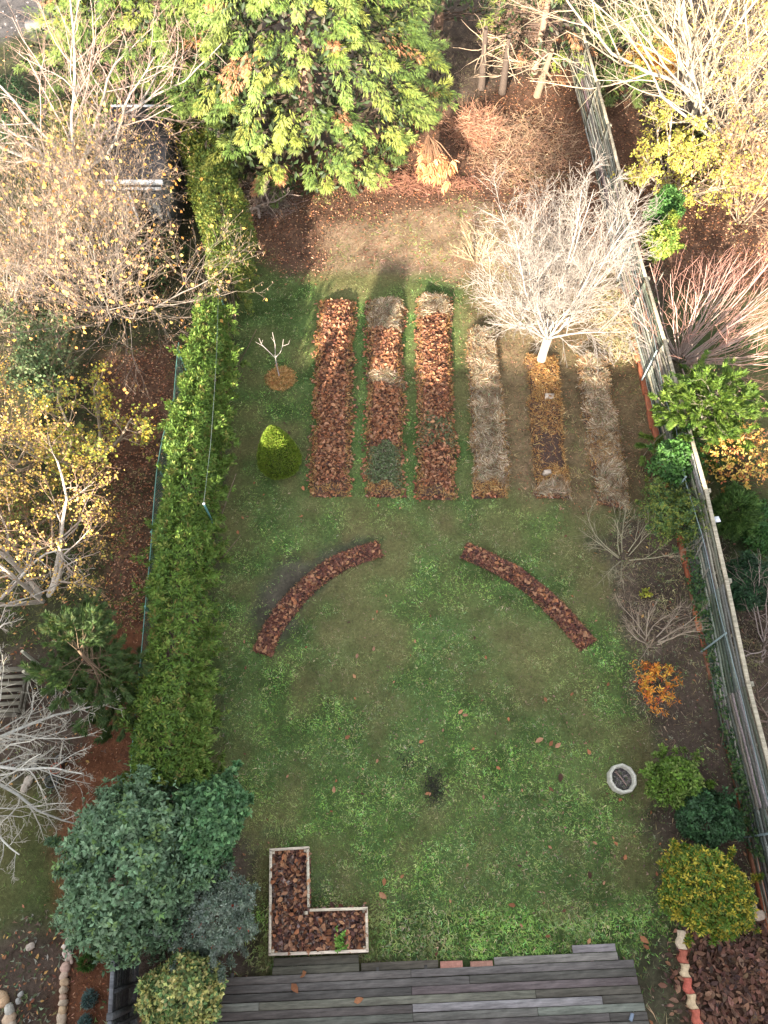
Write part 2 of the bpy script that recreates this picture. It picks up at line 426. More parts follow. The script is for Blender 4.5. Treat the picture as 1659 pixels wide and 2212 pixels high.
# ================================================================== scatter on the ground
def frame_pts(r, n):
    """random points on the ground, denser where the camera is near"""
    px = r.random(n)*1760-50; py = r.random(n)*2300-40
    v = (py-1106)*K; t = CH/(C28+v*S28)
    return np.stack([t*(px-829.5)*K, t*(S28-v*C28)], 1)
def blocked(x, y, grow_=0.0):
    b = np.zeros(len(x), bool)
    for p in BEDS: b |= inpoly(x, y, p)
    return b

# ------------------------------------------------------------------ bed outlines (photo units)
BED = [
 dict(c=((672, 1075), (752, 1075), (765, 652), (692, 652)), seg=[(0, .03, 'strawsoil'), (.03, 1, 'leaf')],
      label='leftmost straight bed, heaped with brown leaves along its whole length'),
 dict(c=((793, 1075), (868, 1075), (868, 650), (800, 650)), seg=[(0, .04, 'strawsoil'), (.04, .22, 'weed'), (.22, .52, 'leaf'), (.52, .58, 'hay'), (.58, .80, 'leaf'), (.80, 1, 'hay')],
      label='second straight bed from the left, with green weeds at its near end'),
 dict(c=((905, 1080), (984, 1080), (970, 642), (903, 642)), seg=[(0, .03, 'strawsoil'), (.03, .22, 'leaf'), (.22, .36, 'leafweed'), (.36, .86, 'leaf'), (.86, 1, 'hay')],
      label='third straight bed from the left, brown leaves with grey hay at its far end'),
 dict(c=((1020, 1078), (1098, 1075), (1074, 715), (1014, 715)), seg=[(0, .06, 'straw'), (.06, 1, 'hay')],
      label='fourth straight bed, thatched with pale grey hay and straw at its near end'),
 dict(c=((1160, 1078), (1234, 1075), (1202, 770), (1136, 770)), seg=[(0, .08, 'hay'), (.08, .17, 'straw'), (.17, .40, 'soil'), (.40, .62, 'strawsoil'), (.62, 1, 'straw')],
      label='fifth straight bed, golden straw round bare dark soil, below the bare tree'),
 dict(c=((1290, 1088), (1362, 1102), (1305, 770), (1243, 770)), seg=[(0, .25, 'hay'), (.25, .45, 'strawhay'), (.45, 1, 'hay')],
      label='rightmost straight bed, tangled dry hay, nearest the brick edging'),
]
for b in BED:
    b['w'] = [at(*p) for p in b['c']]; BEDS.append([tuple(p[:2]) for p in b['w']])
ARC = [
 dict(c=[(567, 1412), (590, 1360), (632, 1302), (685, 1250), (745, 1212), (822, 1186)], w=21, label='curved leaf bed on the left of the round lawn'),
 dict(c=[(1003, 1190), (1065, 1218), (1130, 1255), (1185, 1302), (1230, 1348), (1270, 1395)], w=21, label='curved leaf bed on the right of the round lawn'),
]
LP = [(580, 2065), (796, 2057), (794, 1959), (669, 1963), (667, 1828), (582, 1833)]
BEDS.append(wpoly(LP))
DECKP = [(470, 2125), (590, 2090), (1090, 2068), (1340, 2050), (1385, 2260), (440, 2300)]
BEDS.append(wpoly(DECKP))

def arc_line(a):
    P = np.array([at(*p) for p in a['c']]); n = 40
    t = np.linspace(0, len(P)-1, n); out = []
    for s in t:
        i = min(int(s), len(P)-2); f = s-i
        p0 = P[max(i-1, 0)]; p1 = P[i]; p2 = P[i+1]; p3 = P[min(i+2, len(P)-1)]
        out.append(.5*((2*p1)+(-p0+p2)*f+(2*p0-5*p1+4*p2-p3)*f*f+(-p0+3*p1-3*p2+p3)*f**3))
    return np.array(out)
for a in ARC:
    a['l'] = arc_line(a); l = a['l']; T = nrm(np.gradient(l, axis=0)); a['s'] = np.stack([-T[:, 1], T[:, 0], 0*T[:, 0]], 1); a['hw'] = a['w']*mpp(700, 1280)
    BEDS.append([tuple(p[:2]) for p in np.concatenate([l+a['s']*a['hw'], (l-a['s']*a['hw'])[::-1]])])

# ------------------------------------------------------------------ grass
LAWN = [KI['lawn'], KI['nlawn'], KI['rlawn'], KI['edgegrass']]
GP = [(.13, .225, .05), (.19, .265, .07), (.075, .155, .04), (.20, .21, .075), (.34, .30, .17), (.18, .31, .11)]
def grass(name, label, n, kinds, L, W, seed, pal, wts, tuft=3, dens=None, flat=.55, keepw=None):
    r = RNG(seed); q = frame_pts(r, n); jq = q+r.normal(size=q.shape)*.16*(1+.06*q[:, 1:2].clip(0, 30)); k = zoneat(jq[:, 0], jq[:, 1])
    ok = np.isin(k, [KI[a] for a in kinds]) & ~blocked(q[:, 0], q[:, 1])
    if keepw is not None: ok &= r.random(n) < keepw(q)
    q = q[ok]; n = len(q); z = gz(q[:, 0], q[:, 1])
    P = np.repeat(np.concatenate([q, z[:, None]-.004], 1), tuft, 0)
    cc = pick(r, n, pal, wts, .24); dn = vnoise(q[:, 0], q[:, 1], 1.7, 41)*.6+vnoise(q[:, 0], q[:, 1], .5, 42)*.5
    dry = np.clip((dn-.47)*2.2, 0, .6)[:, None]; cc = cc*(1-dry)+np.array([.17, .14, .07])*dry
    lush = np.clip((vnoise(q[:, 0], q[:, 1], .9, 44)-.5)*1.6, -.35, .5)[:, None]; cc = cc*(1+lush*[.25, .5, .1])*(.22+.85*vnoise(q[:, 0], q[:, 1], .28, 45)+.75*vnoise(q[:, 0], q[:, 1], .12, 46))[:, None]
    c3 = np.repeat(cc, tuft, 0)*(1+r.normal(size=(n*tuft, 1))*.15)
    a = r.random(n*tuft)*2*math.pi; up = flat*(.3+r.random(n*tuft))
    D = np.stack([np.cos(a), np.sin(a), up], 1); N = np.stack([-np.cos(a)*up, -np.sin(a)*up, np.ones_like(a)], 1)
    mb = MB(); leaves(mb, P, D, N, L*(.5+r.random(n*tuft)), W*(.7+.6*r.random(n*tuft)), c3, 'blade', droop=.12)
    o = mb.build(name, M_grass, None, kind='stuff'); tag(o, label, 'grass'); return o
grass('grass', 'short mossy green grass covering the central lawn', 270000, ['lawn'], .055, .0135, 51, GP, (5, 5, 3, 3, 2, 2), 2)
grass('grass', 'loose bright grass tufts and rosettes dotted about the central lawn', 16000, ['lawn'], .045, .010, 52, [(.19, .27, .09), (.24, .29, .14), (.17, .25, .07)], (3, 2, 3), 11,
      flat=.35, keepw=lambda q: np.clip((vnoise(q[:, 0], q[:, 1], .35, 61)-.25)*1.8, 0, 1))
grass('grass', 'dark green grass strewn with leaves on the right-hand neighbour lawn', 60000, ['rlawn'], .06, .012, 53, [(.055, .10, .03), (.075, .12, .04)], None)
grass('grass', 'bright green grass in the lower left neighbour garden', 40000, ['nlawn'], .055, .012, 54, [(.085, .15, .03), (.07, .12, .035), (.10, .11, .05)], None)
grass('grass', 'thin straggly grass between the deck and the tile edging', 22000, ['edgegrass'], .06, .009, 55, [(.10, .13, .06), (.14, .13, .08)], None)
grass('grass', 'yellow-brown worn grass between the beds and the right fence', 110000, ['dry'], .12, .014, 56, [(.34, .26, .14), (.13, .14, .05), (.18, .11, .06), (.08, .08, .035), (.22, .15, .08)], None, flat=.3)
grass('grass', 'flattened straw coloured hay beyond the beds', 110000, ['hay'], .20, .018, 57, [(.40, .30, .19), (.30, .19, .11), (.24, .11, .06), (.14, .17, .06)], None, flat=.2)
grass('grass', 'rough weeds and grass under the trees in the left neighbour garden', 60000, ['rough'], .09, .018, 58, [(.07, .10, .03), (.10, .12, .03), (.12, .10, .05)], None, flat=.5)
grass('grass', 'sparse weeds on the bare curved strip and scuffed spots', 9000, ['scuff'], .05, .010, 59, [(.09, .11, .05), (.10, .09, .06)], None, flat=.4)
grass('grass', 'green weedy grass showing through the litter behind the beds', 90000, ['hay', 'litter'], .10, .016, 68, [(.14, .19, .05), (.20, .23, .07), (.24, .20, .09)], None, flat=.5, keepw=lambda q: (np.abs(q[:, 0]+.5) < 6)*(q[:, 1] < 19)*np.clip((vnoise(q[:, 0], q[:, 1], .8, 69)-.5)*4, 0, 1))
grass('weeds', 'small weeds dotted over the dark soil of the borders', 26000, ['soil'], .05, .022, 60, [(.11, .15, .06), (.2, .22, .14), (.13, .10, .06)], None, flat=.4, tuft=4)
grass('straw_wisps', 'dry wisps and dead grass lying over the right-hand soil border', 200000, ['soil'], .14, .013, 64, [(.26, .19, .12), (.13, .085, .055), (.40, .31, .19), (.10, .11, .045)], None, flat=.2, tuft=3, keepw=lambda q: np.clip((q[:, 0] > 2)*(.08+.75*np.clip((q[:, 1]-2.5)/3, 0, 1)*(.3+vnoise(q[:, 0], q[:, 1], .4, 66))), 0, 1))
grass('grass', 'green grass creeping into the upper part of the soil border', 60000, ['soil'], .08, .011, 65, [(.10, .15, .05), (.14, .18, .07), (.16, .14, .07)], None, flat=.4, keepw=lambda q: np.clip((q[:, 0] > 2)*np.clip((q[:, 1]-3.2)/3, 0, .8)*(vnoise(q[:, 0], q[:, 1], .5, 67) > .45), 0, 1))

DEADP = [(.32, .135, .065), (.23, .092, .045), (.13, .055, .034), (.40, .20, .11), (.28, .145, .085), (.085, .042, .03)]
def litter(name, label, cat, n, kinds, L, pal, seed, kind='oval', tilt=.35, W=.45, keepw=None):
    r = RNG(seed); q = frame_pts(r, n); jq = q+r.normal(size=q.shape)*.16*(1+.06*q[:, 1:2].clip(0, 30)); k = zoneat(jq[:, 0], jq[:, 1])
    ok = np.isin(k, [KI[a] for a in kinds]) & ~blocked(q[:, 0], q[:, 1])
    if keepw is not None: ok &= r.random(n) < keepw(q)
    q = q[ok]; n = len(q)
    P = np.concatenate([q, (gz(q[:, 0], q[:, 1])+.012+.03*r.random(n))[:, None]], 1)
    a = r.random(n)*6.283; D = np.stack([np.cos(a), np.sin(a), r.normal(size=n)*tilt*.6], 1)
    N = nrm(np.array([0, 0, 1])+r.normal(size=(n, 3))*tilt); mb = MB()
    Ls = L*(.55+.8*r.random(n)); leaves(mb, P, D, N, Ls, Ls*W, pick(r, n, pal, None, .2), kind, .2, .1)
    o = mb.build(name, M_dead, None, kind='stuff'); tag(o, label, cat); return o
litter('leaf_litter', 'reddish brown leaf litter and needles under the conifers and over the right litter', 'leaf litter', 260000, ['litter'], .062, DEADP+[(.40, .24, .15), (.05, .035, .025)], 71, 'diamond')
litter('bark_chips', 'rust coloured bark chips over the left neighbour path', 'mulch', 60000, ['bark'], .055, [(.30, .12, .06), (.20, .08, .045), (.38, .2, .12), (.10, .05, .035)], 72, 'diamond', W=.25)
litter('leaf_litter', 'heap of large crinkled brown leaves beyond the tile edging', 'leaf litter', 90000, ['leafpile'], .12, [(.20, .10, .065), (.13, .07, .05), (.27, .15, .1), (.09, .055, .045)], 73, tilt=.55, W=.55)
litter('leaf_litter', 'dark fallen leaves strewn on the right-hand neighbour grass', 'leaf litter', 6000, ['rlawn'], .07, DEADP, 74)
litter('leaf_litter', 'small leaf scraps scattered over the lower right lawn edge', 'leaf litter', 16000, ['lawn', 'edgegrass', 'soil'], .05, [(.2, .11, .08), (.12, .07, .06), (.28, .2, .13)], 75, W=.4,
       keepw=lambda q: np.clip(.10+.6*np.exp(-((q[:, 0]-3.9)**2/1.6+(q[:, 1]-.9)**2/5.0))+.10*(q[:, 0] > 4), 0, 1))
litter('leaf_litter', 'brown leaves scattered through the left neighbour undergrowth', 'leaf litter', 16000, ['rough', 'soil'], .075, DEADP+[(.5, .28, .1)], 76,
       keepw=lambda q: .15+.55*(q[:, 0] < -5))
litter('leaf_litter', 'rusty leaf bits trodden into the worn grass between the beds and the right fence', 'leaf litter', 50000, ['dry', 'hay'], .05, DEADP, 78, 'diamond', W=.35)
litter('leaf_litter', 'brown oval leaves lying along the foot of the hedge', 'leaf litter', 60000, ['lawn'], .065, DEADP, 77, W=.6,
       keepw=lambda q: np.clip(1.2*np.exp(-((q[:, 0]+4.9)/.55)**2)*(q[:, 1] > 5), 0, .12))
litter('leaf_litter', 'dark leaf bits and small clods on the bare soil of the right-hand border', 'leaf litter', 60000, ['soil'], .035, [(.12, .08, .06), (.07, .05, .04), (.2, .15, .11), (.28, .22, .16)], 80, 'diamond', W=.5, keepw=lambda q: (q[:, 0] > 2)*.6)
for q_, sd0, lb in (((880, 1637, 16, 22), 81, 'upper'), ((938, 1700, 22, 38), 82, 'lower')):
    r = RNG(sd0); c = at(q_[0], q_[1]); m = mpp(q_[0], q_[1]); n = 420; P = r.normal(size=(n, 3))*[q_[2]*m*.5, q_[3]*m*.5, 0]+c+[0, 0, .02]; mb = MB()
    leaves(mb, P, rdir(r, n)*[1, 1, .3], np.tile([0, 0, 1.], (n, 1))+rdir(r, n)*.5, .04*(.5+r.random(n)), .02, pick(r, n, [(.02, .022, .015), (.035, .035, .02), (.05, .05, .03)], None, .2), 'diamond')
    tag(mb.build('dark_clippings', M_dead, None, origin=c, kind='stuff'), 'scatter of blackened bits on the lawn, %s of two patches' % lb, 'debris')
r = RNG(79)
mb = MB(); q = frame_pts(r, 26000); q = q[zoneat(q[:, 0], q[:, 1]) == KI['ballast']]
n = len(q); P = np.concatenate([q, np.full((n, 1), .03)], 1)
leaves(mb, P, rdir(r, n), np.tile([0, 0, 1.], (n, 1)), .09, .08, pick(r, n, [(.13, .12, .11), (.08, .07, .065), (.18, .165, .15)], None, .15), 'diamond')
tag(mb.build('gravel_stones', M_stone, None, kind='stuff'), 'grey gravel at the far top left corner', 'gravel')

# ================================================================== beds
leafmeshes = []
for j in range(18):
    r = RNG(200+j); q = MB(); cl = pick(r, 1, DEADP, (5, 4, 2, 3, 2, 1), .12)
    L = .085+.06*r.random(); wd = L*(.42+.2*r.random())
    # crinkled leaf with a midrib: 10 verts, 8 faces
    V = []; ts = (0, .3, .65, 1); wv = (0, .95, .8, 0)
    for i, (t, ww) in enumerate(zip(ts, wv)):
        z = -.06*L*math.cos(t*5+j)+.03*L
        V.append((0, (t-.5)*L, z))
        if ww: V += [(-ww*wd/2, (t-.5)*L*.96, z+.18*wd*(1+r.normal()*.6)), (ww*wd/2, (t-.5)*L*.96, z+.18*wd*(1+r.normal()*.6))]
    q.add(V, [(0, 1, 2), (0, 3, 1), (1, 4, 5), (1, 5, 2), (1, 3, 6), (1, 6, 4), (4, 7, 5), (4, 6, 7)], cl[0])
    leafmeshes.append(q.mesh('leaf', M_dead))
def leaf_parts(r, root, P, zs=.5, name='leaf'):
    for p in P:
        inst(leafmeshes[int(r.integers(18))], name, root, p-np.array(root.location), ((r.normal())*zs, (r.normal())*zs, r.random()*6.28), (.5+.6*r.random(), .5+.55*r.random(), 1))
def lay(r, mb, P, L, W, pal, kind='oval', tilt=.5, wts=None, adir=None, spreada=3.2):
    n = len(P)
    if n == 0: return
    a = r.random(n)*6.283 if adir is None else adir+r.normal(size=n)*spreada
    D = np.stack([np.cos(a), np.sin(a), r.normal(size=n)*tilt*.5], 1); N = nrm(np.array([0, 0, 1])+r.normal(size=(n, 3))*tilt)
    Ls = L*(.5+.9*r.random(n)); leaves(mb, P-nrm(D)*Ls[:, None]*.5, D, N, Ls, W/L*Ls, pick(r, n, pal, wts, .18), kind, .2, .08)
STRAW = [(.38, .21, .07), (.30, .14, .045), (.46, .30, .13), (.20, .095, .035)]
HAY = [(.50, .42, .30), (.28, .20, .12), (.20, .14, .085), (.38, .30, .20), (.13, .085, .05), (.24, .13, .06)]
WEED = [(.10, .14, .05), (.14, .18, .08), (.08, .11, .05), (.20, .20, .12)]
def fill_bed(root, r, surf, segs, area_len, width, nleafparts, hgt):
    """surf(s,t)->world points on the mound top"""
    dens = area_len*width
    lm, st, hy, wd = MB(), MB(), MB(), MB()
    N = int(dens*2600); s = r.random(N); t = r.random(N); tt = t+(vnoise(s*3, t*9, 1, 5)-.5)*.05
    typ = np.full(N, 'leaf', dtype=object)
    for a, b, k in segs: typ[(tt >= a) & (tt < b)] = k
    edge = (s < .13+.05*r.random(N)) | (s > .87-.05*r.random(N))
    P = surf(s, t); P[:, 2] += .01+.025*r.random(N); u = r.random(N)
    is_leaf = (np.isin(typ, ['leaf']) & (u < .55)) | ((typ == 'leafweed') & (u < .32))
    is_leaf &= ~(edge & (u > .15)); lay(r, lm, P[is_leaf], .088, .042, DEADP, 'oval', .6)
    if any(k_ in ('leaf', 'leafweed') for _, _, k_ in segs):
        ns_ = int(area_len*70); ss = np.where(r.random(ns_) < .5, -.02-.10*r.random(ns_)**2, 1.02+.10*r.random(ns_)**2); Pq = surf(ss, r.random(ns_)); Pq[:, 2] = .03+.02*r.random(ns_); lay(r, lm, Pq, .085, .042, DEADP, 'oval', .3)
    is_st = edge & (u > .2) & (u < .75) | (np.isin(typ, ['straw']) & (u < .9)) | (np.isin(typ, ['strawsoil']) & (u < .45)) | ((typ == 'strawhay') & (u < .5)) | ((typ == 'soil') & (u < .08))
    Ps = P[is_st].copy(); Ps[:, :2] += r.normal(size=(len(Ps), 2))*.025; lay(r, st, Ps, .11, .010, STRAW, 'blade', .35)
    is_h = (np.isin(typ, ['hay']) & ~is_st & (u < .97)) | ((typ == 'strawhay') & (u >= .5))
    if is_h.any():
        Ph = np.repeat(P[is_h], 2, 0); Ph += r.normal(size=Ph.shape)*[.03, .03, .01]
        ang = vnoise(Ph[:, 0], Ph[:, 1], .25, 8)*9; tone = .55+.9*vnoise(Ph[:, 0], Ph[:, 1], .2, 9)
        lay(r, hy, Ph, .17, .0085, HAY, 'blade', .3, adir=ang, spreada=.35); hy.c[-1] = hy.c[-1]*np.repeat(tone, 3)[:, None]
    is_w = (np.isin(typ, ['weed']) & (u < .8)) | ((typ == 'leafweed') & (u > .55)) | ((typ == 'hay') & (u > .965))
    if is_w.any(): lay(r, wd, P[is_w]+[0, 0, .02], .07, .02, WEED, 'diamond', .7)
    if is_w.sum(): lay(r, wd, P[is_w], .12, .006, [(.22, .2, .12), (.12, .15, .06)], 'blade', .5)
    if lm.n: part(lm, 'leaf_layer', M_dead, root, kind='stuff')
    if st.n: part(st, 'straw', M_dead, root, kind='stuff')
    if hy.n: part(hy, 'hay', M_dead, root, kind='stuff')
    if wd.n: part(wd, 'weeds', M_leaf, root, kind='stuff')
    if nleafparts:
        s = .1+.8*r.random(nleafparts*3); t = r.random(nleafparts*3); typ = np.full(len(s), '', dtype=object)
        for a, b, k in segs: typ[(t >= a) & (t < b)] = k
        ok = np.isin(typ, ['leaf', 'leafweed']); s, t = s[ok][:nleafparts], t[ok][:nleafparts]
        P = surf(s, t); P[:, 2] += .035+.03*r.random(len(P)); leaf_parts(r, root, P)
for bi, b in enumerate(BED):
    r = RNG(300+bi); w0, w1, w2, w3 = b['w']
    c = (w0+w1+w2+w3)/4; root = thing('raised_bed', b['label'], 'garden bed', (c[0], c[1], 0), 'straight raised beds')
    H = .20
    def surf(s, t, w0=w0, w1=w1, w2=w2, w3=w3, H=H, bi=bi):
        s = np.asarray(s, float)[:, None]; t = np.asarray(t, float)[:, None]
        p = (w0*(1-s)+w1*s)*(1-t)+(w3*(1-s)+w2*s)*t
        h = H*(1-np.abs(2*s-1)**5)*(1-np.abs(2*t-1)**24)
        wob = (vnoise(p[:, :1], p[:, 1:2], .4, 90+bi)-.5)*.09+(vnoise(p[:, :1], p[:, 1:2], .12, 91)-.5)*.06
        p = p.copy(); p[:, 2:3] = np.maximum(h+wob*(h > .05), 0)+.0
        p[:, 0:1] += (vnoise(p[:, 1:2], s, .25, 77+bi)-.5)*.13*np.abs(2*s-1)+(vnoise(p[:, 1:2], s*0, .9, 87+bi)-.5)*.06
        return p
    gs, gt = np.meshgrid(np.linspace(0, 1, 11), np.linspace(0, 1, 60), indexing='ij')
    P = surf(gs.ravel(), gt.ravel()); P[:, 2] -= .005
    ii = np.arange(P.shape[0]).reshape(gs.shape); F = np.stack([ii[:-1, :-1], ii[1:, :-1], ii[1:, 1:], ii[:-1, 1:]], -1).reshape(-1, 4)
    mb = MB(); mb.add(P, F, (.065, .042, .034)); part(mb, 'mound', M_mound, root, True)
    wd = np.linalg.norm(w1-w0); ln = np.linalg.norm((w3+w2)/2-(w0+w1)/2)
    fill_bed(root, r, surf, b['seg'], ln, wd, 280 if bi in (0, 2) else (200 if bi == 1 else 0), H)
    if bi == 4:
        for px, py, sx in ((1186, 858, .10), (1183, 1020, .09)):
            q = MB(); p = at(px, py, .22); s_ = RNG(px).normal(size=(8, 3))*.02
            box(q, p, (sx, .02, 0), (0, sx*.6, 0), (0, 0, .03), (.42, .34, .27), .015); q.v[0] = q.v[0]+np.resize(s_, q.v[0].shape)
            part(q, 'clod', M_stone, root)
for ai, a in enumerate(ARC):
    r = RNG(330+ai); l, sd_, hw = a['l'], a['s'], a['hw']; c = l.mean(0)
    root = thing('curved_bed', a['label'], 'garden bed', (c[0], c[1], 0), 'curved leaf beds')
    def surf(s, t, l=l, sd_=sd_, hw=hw):
        s = np.asarray(s, float); t = np.asarray(t, float); f = t*(len(l)-1); i = np.minimum(f.astype(int), len(l)-2); g_ = (f-i)[:, None]
        p = l[i]*(1-g_)+l[i+1]*g_; n = sd_[i]
        wv = hw*(1+.15*(vnoise(t*8, t*0, 1, 5)-.5))
        p = p+n*((2*s-1)*wv)[:, None]
        h = .12*(1-np.abs(2*s-1)**3)*(1-np.abs(2*t-1)**16)+(vnoise(p[:, 0], p[:, 1], .15, 3)-.5)*.04
        p[:, 2] = np.maximum(h, 0); return p
    gs, gt = np.meshgrid(np.linspace(0, 1, 9), np.linspace(0, 1, 60), indexing='ij')
    P = surf(gs.ravel(), gt.ravel()); ii = np.arange(len(P)).reshape(gs.shape)
    F = np.stack([ii[:-1, :-1], ii[1:, :-1], ii[1:, 1:], ii[:-1, 1:]], -1).reshape(-1, 4)
    if ai == 0 or True: F = F[:, ::-1]
    mb = MB(); mb.add(P, F, (.06, .038, .03)); part(mb, 'mound', M_mound, root, True)
    L_ = np.linalg.norm(np.diff(l, axis=0), axis=1).sum()
    lm = MB(); N = int(L_*hw*2*2000); s = r.random(N); t = r.random(N); P = surf(s, t); P[:, 2] += .01+.02*r.random(N)
    lay(r, lm, P, .085, .032, [(.19, .075, .05), (.13, .055, .04), (.26, .12, .075), (.09, .045, .038)], 'oval', .5)
    part(lm, 'leaf_layer', M_dead, root, kind='stuff')
    st = MB(); N = N//5; e = r.random(N) < .7; s = np.where(e, np.where(r.random(N) < .5, r.random(N)*.1, 1-r.random(N)*.1), r.random(N)); P = surf(s, r.random(N)); P[:, 2] += .03
    lay(r, st, P, .10, .007, [(.34, .19, .08), (.25, .13, .06)], 'blade', .3); part(st, 'straw', M_dead, root, kind='stuff')
    P = surf(.1+.8*r.random(160), r.random(160)); P[:, 2] += .035; leaf_parts(r, root, P, .35)

# L-shaped planter
r = RNG(350); W_ = [at(px, py, .22) for px, py in LP]
c = sum(W_)/6; root = thing('planter', 'L-shaped wooden planter of pale boards full of brown leaves, beside the deck', 'planter', (c[0], c[1], 0))
for i in range(6):
    p, q = W_[i], W_[(i+1) % 6]; d = nrm(q-p); sdv = np.array([-d[1], d[0], 0]); ln = np.linalg.norm(q-p); th = .021
    e0 = th if i not in (3, ) else 0
    mb = MB(); m = (p+q)/2+sdv*th; m[2] = .10
    ext = -th*1.02 if i % 2 else th*0.0
    box(mb, m, d*(ln/2+ext), sdv*th, (0, 0, .125), pick(r, 1, [(.56, .47, .36), (.50, .42, .32)], None, .06)[0], .004)
    part(mb, 'plank', M_wood, root)
for i in range(6):   # corner posts
    p = W_[i]; a = nrm(W_[(i+1) % 6]-p); b = nrm(W_[i-1]-p)
    inn = nrm(a+b) if i != 3 else -nrm(a+b); mb = MB(); cc = p+inn*.085; cc[2] = .08
    box(mb, cc, (.028, 0, 0), (0, .028, 0), (0, 0, .125), (.50, .42, .31)); part(mb, 'corner_post', M_wood, root)
poly = [tuple(p[:2]) for p in W_]; cx, cy = c[0], c[1]
mb = MB()
gx, gy = np.meshgrid(np.arange(min(p[0] for p in poly)+.03, max(p[0] for p in poly)-.02, .05), np.arange(min(p[1] for p in poly)+.03, max(p[1] for p in poly)-.02, .05), indexing='ij')
okc = inpoly(gx[:-1, :-1]+.025, gy[:-1, :-1]+.025, poly); gzv = .12+(vnoise(gx, gy, .2, 5)-.5)*.08
ii = np.arange(gx.size).reshape(gx.shape); F = np.stack([ii[:-1, :-1], ii[1:, :-1], ii[1:, 1:], ii[:-1, 1:]], -1)[okc]
u, inv = np.unique(F, return_inverse=True)
mb.add(np.stack([gx, gy, gzv], -1).reshape(-1, 3)[u], inv.reshape(-1, 4), (.05, .035, .03)); part(mb, 'soil', M_mound, root, True)
def inside(r, n, zz):
    q = np.stack([r.uniform(min(p[0] for p in poly), max(p[0] for p in poly), n*3), r.uniform(min(p[1] for p in poly), max(p[1] for p in poly), n*3)], 1)
    shr = [(cx+(x-cx)*.97, cy+(y-cy)*.97) for x, y in poly]
    q = q[inpoly(q[:, 0], q[:, 1], shr)][:n]; return np.concatenate([q, (zz+.05*r.random(len(q))+(vnoise(q[:, 0], q[:, 1], .2, 5)-.5)*.08)[:, None]], 1)
lm = MB(); lay(r, lm, inside(r, 2600, .13), .085, .045, [(.13, .06, .045), (.20, .10, .07), (.27, .13, .075), (.075, .045, .04), (.24, .17, .14)], 'oval', .65)
part(lm, 'leaf_layer', M_dead, root, kind='stuff')
leaf_parts(r, root, inside(r, 300, .17), .45)
mb = MB(); p = at(733, 2035, .24); rosettes(mb, r, p+r.normal(size=(30, 3))*[.05, .06, .02], np.tile([0, 0, 1.], (30, 1)), 5, .045, .028, [(.12, .26, .04), (.18, .34, .06)], None, spread=.8)
part(mb, 'seedling', M_leaf, root)

# ================================================================== deck
r = RNG(360)
A = at(500, 2111, .12); Bp = at(1368, 2072, .12); dx = nrm(Bp-A); dyv = np.array([dx[1], -dx[0], 0])   # dyv points toward the house
cdk = at(940, 2170, .12)
deck = thing('deck', 'weathered grey timber deck of long boards along the bottom of the picture', 'deck', (cdk[0], cdk[1], 0))
pitch = .119; Ld = np.linalg.norm(Bp-A)
def xat(px, py): return float(np.dot(at(px, py, .12)-A, dx))
JO = [[890], [1017], [890], [500+60, 1158], [890, 1300], [890, 1158], [560, 1310], [890, 1020]]
def board(x0, x1, row, zz=.12, col=None, wd=pitch-.009):
    m = A+dx*(x0+x1)/2+dyv*(row+.5)*pitch; m = m.copy(); m[2] = zz-.014
    mb = MB(); cl = pick(r, 1, [(.115, .107, .094), (.078, .072, .064), (.18, .17, .15), (.125, .117, .10)], None, .14)[0] if col is None else col
    th = math.atan2(dx[1], dx[0])
    box(mb, (0, 0, 0), ((x1-x0)/2-.003, 0, 0), (0, wd/2, 0), (0, 0, .014), cl, .003)
    o = mb.build('board', M_wood, deck); o.location = Vector(m)-deck.location; o.rotation_euler = (0, 0, th+r.normal()*.0012)
    o.location.z += r.normal()*.001
    return o
for row in range(0, 22):
    j = [xat(px, 2150) for px in (JO[row % 8])]
    xe = Ld+.012*row+r.normal()*.004
    e = [-.35]+sorted(j)+[xe]
    for a, b in zip(e[:-1], e[1:]):
        if b-a > .1: board(a, b, row)
board(xat(588, 2095), xat(776, 2095), -1.0, .118, (.085, .08, .06)); board(xat(780, 2095), xat(948, 2095), -1.0, .10, (.075, .065, .05))
board(xat(1068, 2085), xat(1338, 2085), -1.0, .118); board(xat(590, 2090), xat(775, 2090), -2.0, .10, (.075, .068, .052), .12)
board(xat(1240, 2075), xat(1335, 2075), -2.0, .112)
mb = MB()      # joists and dark gap under the boards
for k in range(9):
    m = A+dx*(k*.80)+dyv*1.3; m = m.copy(); m[2] = .07; box(mb, m, dx*.025, dyv*1.35, (0, 0, .03), (.06, .055, .05))
part(mb, 'joists', M_wood, deck)
for px in (975, 1040):
    mb = MB(); p = at(px, 2084, .08); box(mb, p, dx*.185, dyv*.055, (0, 0, .035), (.33, .16, .12) if px < 1000 else (.28, .15, .11), .006)
    tag(mb.build('brick', M_stone, None, origin=p), 'reddish brick set in the grass edge above the deck, %s of two' % ('left' if px < 1000 else 'right'), 'brick', 'bricks at the deck edge')
mb = MB(); p0 = at(1362, 2205, .16); p1 = at(1366, 2190, .15)
tubes(mb, [[p0, (p0+p1)/2, p1]], [[.03, .03, .03]], 10, (.16, .20, .26)); cap(mb, p1, .03, (0, 1, .2), 10, (.2, .25, .32))
tag(mb.build('pipe', M_metal, None, True, origin=p0), 'short blue-grey pipe end on the deck at the bottom edge', 'pipe')

